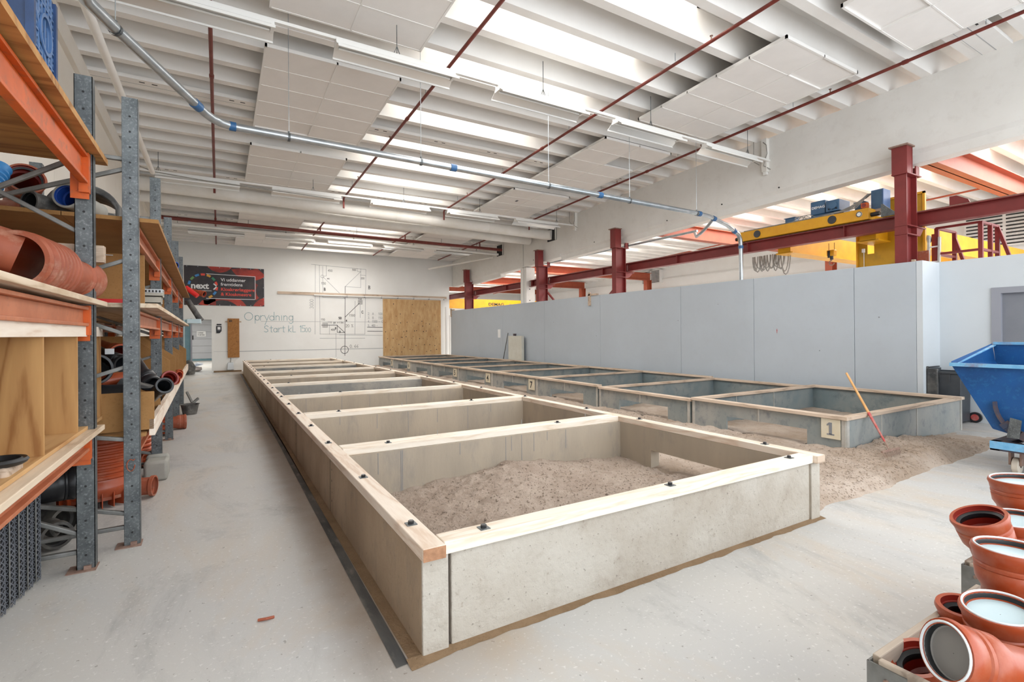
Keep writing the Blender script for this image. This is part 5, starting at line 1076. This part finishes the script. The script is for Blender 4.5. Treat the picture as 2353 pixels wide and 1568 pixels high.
def bluecrate():
    c = thing('plastic_crate', 'blue lattice plastic crate on top of the nearest rack bay', 'crate', (-1.1, 3.85, 2.9))
    x0, x1, y0, y1, z0, z1 = -1.32, -.86, 3.60, 4.02, 2.905, 3.62
    g = G()
    for (x, y) in ((x0, y0), (x1, y0), (x1, y1), (x0, y1)): g.box(x - .035, x, y, y + .035, z0, z1) if False else g.box(min(x, x) - .018, x + .018, y - .018, y + .018, z0, z1)
    for z in (z0, z0 + .22, z0 + .45, z1 - .02): g.box(x0, x1, y0, y0 + .012, z, z + .035).box(x0, x1, y1 - .012, y1, z, z + .035).box(x1 - .012, x1, y0, y1, z, z + .035).box(x0, x0 + .012, y0, y1, z, z + .035)
    g.box(x1 - .09, x1, y0 - .004, y0 + .012, z0, z1).box(x0, x1, y0, y1, z0, z0 + .01)
    g.build('frame', 'blue_crate', c, smooth=False)
    lg = G()
    for k in range(4):
        z = z0 + .03 + k * .17; xx = x0
        while xx < x1 - .1: lg.bar((xx, y0 + .008, z), (xx + .08, y0 + .008, z + .16), .008, .012, up=(0, 1, 0)); lg.bar((xx + .08, y0 + .008, z), (xx, y0 + .008, z + .16), .008, .012, up=(0, 1, 0)); lg.bar((xx, y0 + .008, z), (xx, y0 + .008, z + .17), .008, .012, up=(0, 1, 0)); xx += .08
    lg.build('lattice', 'blue_crate', c, smooth=False, kind='stuff')
    lg = G(); ny = 7; dyy = (y1 - y0) / ny
    for j in range(ny + 1): lg.bar((x1, y0 + j * dyy, z0), (x1, y0 + j * dyy, z1), .018, .012, up=(1, 0, 0))
    for j in range(ny):
        z = z0
        while z < z1 - .05:
            cyy, czz = y0 + (j + .5) * dyy, z + .05
            if (cyy - 3.83) ** 2 / .0110 + (czz - 3.34) ** 2 / .016 > 1:
                lg.bar((x1, y0 + j * dyy, z), (x1, y0 + (j + 1) * dyy, z + .1), .012, .01, up=(1, 0, 0)); lg.bar((x1, y0 + (j + 1) * dyy, z), (x1, y0 + j * dyy, z + .1), .012, .01, up=(1, 0, 0)); lg.bar((x1, y0 + j * dyy, z), (x1, y0 + (j + 1) * dyy, z), .012, .014, up=(1, 0, 0))
            z += .1
    lg.bar((x1 + .002, y0, 3.5), (x1 + .002, y1, 2.95), .03, .012, up=(1, 0, 0)); lg.build('lattice', 'blue_lt', c, smooth=False, kind='stuff')
    G().lathe([(-.3, .10), (0, .10), (.008, .115), (.016, .115), (.016, .095), (-.3, .095)], (x1, 3.83, 3.34), (x1 + 1, 3.83, 3.34), 28).build('round_opening', 'blue_lt', c)
    G().box(x1 - .3, x1 - .02, y0 + .03, y1 - .03, z0 + .02, z1 - .03).build('inner_wall', 'blue_d', c, smooth=False)
bluecrate()
# items on the top shelf of rack 2
def corr(name, label, cat, p, q, r, mat, pitch=.05, amp=.018, n=28, inner='dark'):
    L = (Vector(q) - Vector(p)).length; prof = [(0, r - .02), (0, r)]; t = .01
    while t < L - pitch: prof += [(t, r - amp), (t + pitch * .3, r), (t + pitch * .6, r), (t + pitch * .9, r - amp)]; t += pitch
    prof += [(L, r), (L, r - .02)]
    t_ = thing(name, label, cat, p); G().lathe(prof, p, q, n).build('wall', mat, t_); G().lathe([(.001, r - .02), (L - .001, r - .02)], p, q, n).build('bore', inner, t_); return t_
def sock(name, label, cat, p, q, r, mat, inner=None, rim=.018, cap=None, seal=True, grooves=True):
    """socketed pipe: open (or capped) mouth at p, running to q"""
    L = (Vector(q) - Vector(p)).length; R = r + rim
    prof = [(0, R - .008), (0, R + .006), (.012, R + .010), (.03, R + .004), (.05, R + .002)]
    if grooves: prof += [(.055, R - .002), (.06, R + .002), (.07, R + .002), (.075, R - .002), (.08, R + .001)]
    prof += [(.12, R - .002), (.15, r), (L, r)]
    t_ = thing(name, label, cat, p); G().lathe(prof, p, q, 36, cap1=True).build('pipe_body', mat, t_)
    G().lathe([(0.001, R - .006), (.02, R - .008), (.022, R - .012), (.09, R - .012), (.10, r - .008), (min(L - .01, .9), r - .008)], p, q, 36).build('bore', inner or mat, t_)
    if seal: G().lathe([(.024, R - .013), (.03, R - .026), (.045, R - .024), (.06, R - .013)], p, q, 36).build('seal_ring', 'rubber', t_)
    if cap:
        G().lathe([(.004, R + .001), (-.003, R + .001), (-.005, R - .001), (-.004, R - .004), (.004, R - .006)], p, q, 40).build('cap_rim', 'caprim', t_)
        G().lathe([(.004, R - .006), (.012, R - .010), (.024, R - .008)], p, q, 40).build('cap_seal', 'rubber', t_)
        d = (Vector(q) - Vector(p)).normalized(); G().lathe([(0, 0.001), (0, R - .008)], Vector(p) + d * .024, Vector(p) + d, 40).build('cap_disc', cap, t_)
    return t_
corr('corrugated_pipe', 'bright blue corrugated hose end at the left edge on the upper rack shelf', 'hose', (-1.47, 5.0, 2.56), (-1.45, 5.30, 2.90), .075, 'blue')
sock('socket_pipe', 'dusty terracotta pipe mouth tilted up on the upper rack shelf', 'pipe', (-1.31, 5.35, 2.86), (-1.5, 5.9, 2.72), .10, 'pvc_d', 'pvc_red')
sock('socket_pipe', 'dusty terracotta pipe lying under the tilted terracotta mouth', 'pipe', (-1.25, 5.4, 2.62), (-1.7, 5.7, 2.64), .08, 'pvc_d', 'pvc_red')
sock('black_pipe', 'dusty black pipe open end behind the grey diagonal brace on the upper shelf', 'pipe', (-1.20, 4.96, 2.60), (-.80, 5.45, 2.59), .07, 'black_d', 'black', rim=.003, seal=False, grooves=False)
sock('blue_lined_pipe', 'pipe with a shiny deep blue mouth beside the nearest rack post', 'pipe', (-.985, 4.93, 2.665), (-.86, 5.30, 2.63), .075, 'stone', 'blue_d', rim=.012, cap=None, seal=False, grooves=False)
hd_ = thing('drain_hood', 'big scuffed black plastic hood on the upper rack shelf behind the nearest posts', 'fitting', (-.98, 5.6, 2.54))
g = G(); pts = [(-.25 * math.cos(a_), .16 + .21 * math.sin(a_) if math.sin(a_) > .02 else 0) for a_ in [i * PI / 16 for i in range(17)]] + [(.22 * math.cos(a_), .14 + .17 * math.sin(a_) if math.sin(a_) > .02 else 0) for a_ in [i * PI / 16 for i in range(17)]]
g.prism([(-.99 + a, 5.50, 2.535 + b) for a, b in pts], (0, .45, 0)); g.build('shell', 'black_d', hd_, bevel=.01)
G().lathe([(0, .07), (0, .09), (.2, .09)], (-.93, 5.46, 2.64), (-.93, 5.9, 2.68), 24).build('spout', 'black_d', hd_); G().prism([(-.87, 5.5, 2.54), (-.84, 5.5, 2.62), (-.80, 5.5, 2.66), (-.81, 5.5, 2.66), (-.86, 5.5, 2.62), (-.88, 5.5, 2.54)], (0, .3, 0)).build('inner_fin', 'black_d', hd_)
sock('blue_pipe', 'short blue pipe stub poking out on the upper shelf farther down the rack', 'pipe', (-.50, 8.3, 2.94 - .36), (-.9, 8.6, 2.60), .035, 'blue_d', 'dark', rim=.004, seal=False, grooves=False)
sock('socket_pipe', 'terracotta and grey pipe sticking out at the far end of the upper shelf', 'pipe', (-.28, 13.4, 2.55), (-.62, 13.6, 2.66), .055, 'pvc', 'pvc_red', rim=.012)
tag(G().cyl((-.60, 13.55, 2.655), (-.85, 13.7, 2.73), .052, n=18).build('pipe_stub', 'stone', origin=(-.7, 13.6, 2.7)), 'grey pipe stub plugged into the terracotta socket at the rack end', 'pipe')
tag(G().cyl((-.40, 12.9, 2.47), (-.62, 13.0, 2.66), .05, n=16).build('red_pipe_end', 'redbright', origin=(-.5, 13, 2.5)), 'bright red pipe end hanging over the upper shelf edge at the far end', 'pipe')
# mid shelf
for i in range(3):
    t = thing('drain_channel', ['lowest grey drain channel in the stack on the middle rack shelf', 'middle grey drain channel in the stack on the middle rack shelf', 'top grey drain channel with slotted grating on the middle rack shelf'][i], 'drain channel', (-1, 6.4, 1.87 + .07 * i), 'drain channels stacked on the middle shelf')
    z = 1.868 + .07 * i; x1 = -.50 - .015 * (2 - i)
    G().box(-1.5, x1, 6.3, 6.46, z, z + .012).box(-1.5, x1, 6.3, 6.312, z, z + .066).box(-1.5, x1, 6.448, 6.46, z, z + .066).build('trough', 'channel', t, bevel=.002, smooth=False)
    if i == 2:
        G().box(-1.5, x1, 6.296, 6.464, z + .066, z + .078).build('grating', 'galvgrid', t, smooth=False); g = G()
        for k in range(34): g.box(-1.49 + .029 * k, -1.475 + .029 * k, 6.290, 6.297, z + .045, z + .066)
        g.build('slots', 'dark', t, smooth=False, kind='stuff'); G().box(-1.5, x1, 6.293, 6.298, z + .04, z + .07).build('edge_strip', 'galvgrid', t, smooth=False)
tag(G().box(-1.1, -.62, 5.04, 5.16, 1.862, 1.90).build('red_tray', 'redbright', bevel=.004, origin=(-.9, 5.1, 1.86)), 'small bright red tray on the middle shelf behind the second post', 'tray')
corr('corrugated_pipe', 'dark folded rubber hose lying on top of the drain channels', 'hose', (-1.2, 6.38, 2.13), (-.75, 6.40, 2.12), .035, 'skip_dk', .04, .008, 14)
tag(G().box(-.62, -.35, 13.3, 13.8, 1.88, 1.98).build('plastic_tray', 'cap', bevel=.01, origin=(-.5, 13.5, 1.9)), 'pale plastic tray at the far end of the middle rack shelf', 'tray')
sock('black_pipe', 'dark grey pipe leaning at the far end of the middle rack shelf', 'pipe', (-.36, 13.7, 1.95), (-.62, 13.75, 2.42), .06, 'black_d', 'black', rim=.004, seal=False)
# bin of black pipes
sock('black_pipe', 'large black pipe mouth facing out at the left of the chipboard bin', 'pipe', (-.84, 5.0, 1.345), (-.98, 5.9, 1.30), .105, 'black', 'black', rim=.008, seal=False)
sock('black_pipe', 'black socket with a pale label beside the large black mouth', 'pipe', (-.68, 5.15, 1.375), (-.95, 5.45, 1.50), .055, 'black', 'black', rim=.010, seal=False)
tag(G().box(-.80, -.74, 5.17, 5.175, 1.455, 1.50).build('paper_label', 'white', origin=(-.8, 5.17, 1.45)), 'pale paper label on the black socket in the chipboard bin', 'label')
sock('socket_pipe', 'terracotta pipe end showing behind the labelled black socket', 'pipe', (-.75, 5.55, 1.44), (-.95, 5.9, 1.5), .07, 'pvc', 'pvc_red')
sock('socket_pipe', 'terracotta pipe back showing above the lowest black pipe', 'pipe', (-.95, 5.28, 1.22), (-.66, 5.34, 1.24), .06, 'pvc', 'pvc_red')
sock('black_pipe', 'matt black pipe lying lowest across the chipboard bin', 'pipe', (-.62, 5.06, 1.12), (-1.3, 5.10, 1.16), .085, 'black', 'black', rim=.004, seal=False, grooves=False)
sock('black_pipe', 'glossy black reducer leaning against the first chipboard divider', 'pipe', (-.525, 5.45, 1.175), (-.72, 5.75, 1.46), .052, 'black', 'black', rim=.022, seal=False)
sock('black_pipe', 'glossy black socket pointing towards the aisle over the front board', 'pipe', (-.395, 5.10, 1.185), (-.56, 5.62, 1.02), .050, 'black', 'black', rim=.010, seal=False)
sock('socket_pipe', 'dark red open socket just behind the black one pointing to the aisle', 'pipe', (-.405, 5.80, 1.195), (-.6, 6.3, 1.05), .055, 'pvc_red', 'pvc_red', rim=.012, seal=False)
tag(G().prism([(-.76, 5.2, 1.16), (-.50, 5.2, 1.16), (-.70, 5.2, 1.25)], (0, .25, 0)).build('rubber_wedge', 'black_d', origin=(-.6, 5.2, 1.15)), 'grey folded rubber cover lying over the edge of the chipboard bin', 'cover')
for i, (y, lb) in enumerate(((8.2, 'terracotta fitting poking out between the second and third dividers'), (9.1, 'small terracotta fitting poking out by the third divider'), (9.55, 'small terracotta piece farther along the front board'))):
    sock('socket_pipe', lb, 'pipe', (-.50 - .02 * i, y, 1.00), (-.7, y + .15, 1.0), .05, 'pvc', 'pvc_red', rim=.01, seal=False)
# under the rack
mh = thing('inspection_chamber', 'big terracotta ribbed inspection chamber standing under the racking', 'chamber', (-1.0, 6.2, 0))
prof = [(0, .20), (0.0, .30), (.06, .34), (.10, .34), (.14, .31)]
for i in range(7): t = .16 + i * .05; prof += [(t, .305), (t + .012, .318), (t + .03, .318), (t + .04, .305)]
prof += [(.53, .31), (.60, .345), (.62, .345), (.62, .30)]
G().lathe(prof, (-1.02, 6.2, .10), (-1.02, 6.2, 1), 44).build('shaft', 'pvc', mh)
G().lathe([(0, .30), (.03, .30), (.03, .2), (.03, 0)], (-1.02, 6.2, .07), (-1.02, 6.2, .17), 40).build('base', 'pvc_d', mh)
G().lathe([(0, .295), (.6, .295)], (-1.02, 6.2, .11), (-1.02, 6.2, 1), 40).build('bore', 'pvc_red', mh)
g = G()
for i in range(24): a = i * PI / 12; g.bar((-1.02 + .22 * math.cos(a), 6.2 + .22 * math.sin(a), .08), (-1.02 + .335 * math.cos(a), 6.2 + .335 * math.sin(a), .08), .008, .14)
g.build('base_rib', 'pvc', mh, smooth=False)
G().lathe([(0, .085), (0, .10), (.03, .10), (.04, .085), (.2, .085)], (-.56, 6.1, .11), (-1.0, 6.2, .11), 26).build('outlet', 'pvc_d', mh)
G().lathe([(0, .085), (0, .10), (.03, .10), (.04, .085), (.2, .085)], (-1.50, 6.3, .11), (-1.0, 6.2, .11), 26).build('outlet', 'pvc_d', mh)
tag(G().box(-.72, -.50, 6.95, 7.02, 0, .25).box(-.72, -.5, 6.72, 6.96, 0, .22).build('foam_block', 'stone', bevel=.03, origin=(-.6, 6.9, 0)), 'grey rounded block standing on the floor at the rack foot', 'block')
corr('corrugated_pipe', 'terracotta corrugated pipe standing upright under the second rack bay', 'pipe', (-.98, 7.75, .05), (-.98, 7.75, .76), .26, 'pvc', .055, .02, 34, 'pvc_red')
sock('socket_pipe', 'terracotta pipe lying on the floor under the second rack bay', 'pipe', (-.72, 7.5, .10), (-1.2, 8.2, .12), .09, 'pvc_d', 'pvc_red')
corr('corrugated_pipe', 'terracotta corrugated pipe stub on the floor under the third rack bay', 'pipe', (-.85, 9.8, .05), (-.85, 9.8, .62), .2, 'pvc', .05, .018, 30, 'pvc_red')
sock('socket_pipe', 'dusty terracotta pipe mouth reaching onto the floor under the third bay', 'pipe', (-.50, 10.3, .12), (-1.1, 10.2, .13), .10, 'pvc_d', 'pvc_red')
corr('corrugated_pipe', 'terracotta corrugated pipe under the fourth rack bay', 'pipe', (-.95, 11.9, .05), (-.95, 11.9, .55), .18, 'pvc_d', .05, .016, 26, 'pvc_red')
bk = thing('rubber_bucket', 'black mortar bucket on the floor at the far rack foot', 'bucket', (-.55, 12.1, 0))
G().lathe([(0, 0), (0, .12), (.20, .16), (.21, .18), (.20, .15), (.02, .11), (.02, 0)], (-.52, 12.1, .0), (-.52, 12.1, 1), 24).build('shell', 'black_d', bk)
G().lathe([(0, .04), (0, .11)], (-.52, 12.1, .15), (-.52, 12.1, 1), 20).build('contents', 'stone', bk)
tag(G().bar((-.45, 12.8, .02), (-.62, 13.2, .35), .04, .04).bar((-.62, 12.8, .02), (-.40, 13.0, .22), .03, .05).build('steel_prop', 'galv_b', origin=(-.5, 13, 0)), 'grey steel prop leaning at the far rack foot above the bucket', 'prop')
be = thing('black_branch_fitting', 'dusty black branch pipe fitting lying on the floor behind the mesh rolls', 'pipe fitting', (-1.2, 5.4, 0))
G().lathe([(0, .095), (0, .12), (.07, .12), (.08, .10), (.35, .10)], (-1.06, 5.22, .13), (-1.5, 5.6, .13), 26).build('run', 'black_d', be); G().lathe([(0, .08), (0, .09), (.3, .09)], (-1.25, 5.42, .42), (-1.25, 5.42, .1), 24).build('riser', 'black_d', be)
G().lathe([(0, .08), (0, .1), (.06, .1), (.07, .085), (.2, .085)], (-1.05, 4.95, .11), (-1.2, 5.25, .12), 24).build('side_branch', 'black_d', be)
sock('black_pipe', 'large black pipe lying in the shade under the nearest rack bay', 'pipe', (-1.0, 5.2, .45), (-1.55, 5.0, .45), .13, 'black', 'black', rim=.004, seal=False)
tag(G().tube([(-.56, 4.76, .66)] + [(-.585 + .025 * math.cos(a), 4.755, .615 + .045 * math.sin(a)) for a in [i * .6 + .9 for i in range(10)]], .004, 6).build('wire_loop', 'pvc_d', origin=(-.58, 4.75, .6)), 'small orange wire loop hooked through a hole of the second rack post', 'wire')
# mesh rolls standing at the very left
ordn = ['nearest', 'second', 'third', 'fourth', 'fifth', 'sixth', 'seventh', 'eighth', 'farthest']
for i in range(9):
    y = 3.50 + i * .112; x = -1.17 + .012 * i
    t = thing('mesh_roll', ordn[i] + ' dark plastic mesh roll of the upright bundle under the nearest shelf', 'mesh', (x, y, 0), 'upright mesh rolls under the nearest bay')
    g = G(); R_ = .056
    for k in range(12):
        for sg in (-1, 1):
            for q in range(34):
                a0 = k * PI / 6 + sg * q * .30; a1 = a0 + sg * .30
                if math.cos((a0 + a1) / 2 + .9) < -.15: continue
                g.bar((x + R_ * math.cos(a0), y + R_ * math.sin(a0), .01 + q * .0195), (x + R_ * math.cos(a1), y + R_ * math.sin(a1), .01 + (q + 1) * .0195), .004, .004)
    g.build('strands', 'mesh', t, smooth=False, kind='stuff'); G().lathe([(0, .03), (.03, .05), (.67, .05)], (x, y, 0), (x, y, 1), 14).build('inner_layer', 'black', t)
    G().cyl((x + .045, y - .045, 0.02), (x + .045, y - .045, .68), .004, n=6).build('edge_rod', 'galv_b', t)

# ------------------------------------------------------------------ crates of terracotta pipes, lower right
def crate(label, x0, x1, y0, y1, zt):
    c = thing('wooden_crate', label, 'crate', ((x0 + x1) / 2, (y0 + y1) / 2, 0), 'weathered wooden pipe crates')
    z = zt
    while z > .1:
        b = z - .19
        G().box(x0 + .02, x1 - .02, y1 - .022, y1, b, z - .006).build('board', 'crate', c, bevel=.004, smooth=False)
        G().box(x0, x0 + .022, y0, y1 - .024, b, z - .006).build('board', 'crate', c, bevel=.004, smooth=False)
        G().box(x1 - .022, x1, y0, y1 - .024, b, z - .006).build('board', 'crate', c, bevel=.004, smooth=False)
        G().box(x0 + .02, x1 - .02, y0, y0 + .022, b, z - .006).build('board', 'crate', c, bevel=.004, smooth=False)
        G().box(x0 - .004, x0 + .06, y1 - .002, y1 + .004, b + .01, z - .02).box(x0 - .005, x0, y1 - .10, y1 + .004, b + .01, z - .02).build('steel_corner', 'galv_b', c, smooth=False)
        for zz_ in (b + .05, b + .13): G().cyl((x0 - .010, y1 - .05, zz_), (x0 - .004, y1 - .05, zz_), .009, n=8).build('nail_head', 'rust', c)
        z -= .2
    G().box(x0 + .03, x1 - .03, y0 + .03, y1 - .03, .02, .1).build('floor_board', 'crate', c, smooth=False)
crate('nearest weathered wooden crate with steel corners in the lower right corner', 1.73, 2.60, -.3, .775, .60)
crate('second weathered crate just behind the tallest terracotta pipes', 3.06, 3.95, .0, .967, .50)
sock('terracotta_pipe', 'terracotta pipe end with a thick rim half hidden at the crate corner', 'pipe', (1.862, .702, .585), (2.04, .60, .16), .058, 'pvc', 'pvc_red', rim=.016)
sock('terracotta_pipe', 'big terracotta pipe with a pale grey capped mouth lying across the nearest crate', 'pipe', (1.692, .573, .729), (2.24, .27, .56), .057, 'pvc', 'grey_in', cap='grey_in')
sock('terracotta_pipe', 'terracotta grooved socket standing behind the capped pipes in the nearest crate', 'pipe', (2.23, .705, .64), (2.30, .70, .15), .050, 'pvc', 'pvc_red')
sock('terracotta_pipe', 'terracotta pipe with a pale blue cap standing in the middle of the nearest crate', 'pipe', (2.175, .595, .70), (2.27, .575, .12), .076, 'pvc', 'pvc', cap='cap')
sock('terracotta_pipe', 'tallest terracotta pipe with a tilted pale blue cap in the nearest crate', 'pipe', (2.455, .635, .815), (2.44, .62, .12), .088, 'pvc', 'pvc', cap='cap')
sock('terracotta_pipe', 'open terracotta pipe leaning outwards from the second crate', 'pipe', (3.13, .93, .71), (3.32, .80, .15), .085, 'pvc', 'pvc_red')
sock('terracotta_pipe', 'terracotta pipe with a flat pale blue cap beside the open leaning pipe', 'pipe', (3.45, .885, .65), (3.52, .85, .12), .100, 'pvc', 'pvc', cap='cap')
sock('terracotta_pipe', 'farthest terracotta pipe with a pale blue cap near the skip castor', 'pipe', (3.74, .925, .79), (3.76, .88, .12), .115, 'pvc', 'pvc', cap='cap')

# ------------------------------------------------------------------ clods on the sand, hairlines on the concrete
random.seed(21)
def clods(n, fx, fy, hf, s0, s1, label, mat):
    g = G()
    for i in range(n):
        x = fx(); y = fy(); r = random.uniform(s0, s1) * (1 if random.random() < .9 else 1.8); z = hf(x, y) + r * .2
        if z < .012: continue
        a = random.random() * 3; e = [Vector((math.cos(a + k * 1.57) * r * random.uniform(.7, 1.3), math.sin(a + k * 1.57) * r * random.uniform(.6, 1.2), 0)) for k in range(4)]
        c = Vector((x, y, z)); g.add([c + v for v in e] + [c + Vector((0, 0, r * .8)), c - Vector((0, 0, r * .8))], [(0, 1, 4), (1, 2, 4), (2, 3, 4), (3, 0, 4), (1, 0, 5), (2, 1, 5), (3, 2, 5), (0, 3, 5)])
    o = g.build('sand_clods', mat, kind='stuff', smooth=False); o['label'] = label; o['category'] = 'sand'
clods(2600, lambda: random.uniform(1.02, 4.28), lambda: random.uniform(2.5, 4.65), h_pit1, .004, .011, 'small crumbs of sand scattered over the nearest concrete pit', 'sand')
clods(3200, lambda: random.uniform(4.5, 9.2), lambda: random.uniform(2.42, 3.2), h_mid, .004, .012, 'small crumbs of sand scattered in front of the number 1 pit', 'sand_dry')
clods(1200, lambda: random.uniform(4.5, 6.7), lambda: random.uniform(3.2, 7.5), h_mid, .005, .014, 'small crumbs of sand between the trough and the grey plywood pits', 'sand_dry')
for yk, xs_ in ((4.668, ((1.28, .2), (1.50, .40), (1.515, .4), (2.12, .12), (2.66, .33), (2.73, .16), (2.86, .30), (3.02, .20), (3.2, .1), (3.46, .22))), (6.968, ((1.4, .1), (1.9, .2), (2.35, .3), (2.8, .2), (3.3, .35), (3.7, .12))), (9.288, ((1.3, .3), (1.9, .3), (2.4, .3), (3.1, .3), (3.6, .2))), (11.698, ((1.7, .3), (2.6, .3), (3.5, .3)))):
    for x, L in xs_: G().box(x - .0025, x + .0025, yk, yk + .003, ZC - .005 - L, ZC - .005).build('hairline_crack', 'ink_g', pit, smooth=False)
for y, z, s_ in ((4.64, .40, .010), (4.645, .30, .012), (4.63, .2, .008), (4.65, .12, .012), (9.33, .4, .012), (9.35, .15, .010), (7.03, .42, .012), (7.03, .30, .016), (7.04, .18, .010), (11.7, .35, .02), (11.7, .2, .02), (13.9, .35, .02), (13.9, .2, .02)):
    G().lathe([(0, 0.001), (0, s_)], (PX0 - .002, y, z), (PX0 + 1, y, z), 8).build('pit_mark', 'dark', pit, smooth=False)
for a in CY[1:-1]: G().box(PX0 - .001, PX0 + .01, a - .074, a - .070, 0, ZC).build('panel_gap', 'dark', pit, smooth=False)

for i, (y, z, s_) in enumerate(((6.5, 1.62, .012), (9.24, 1.91, .012), (4.53, 1.85, .014), (8.0, 2.28, .010), (5.6, 1.2, .012), (12.6, 1.5, .014), (15.0, 2.0, .014))):
    G().lathe([(0, .001), (0, s_)], (10.597, y, z), (11, y, z), 8).build('screw_mark', 'redh' if i == 0 else 'ink_g', wp, smooth=False)
G().box(10.596, 10.5985, 6.495, 6.505, 1.56, 1.66).build('red_mark', 'redh', wp, smooth=False)
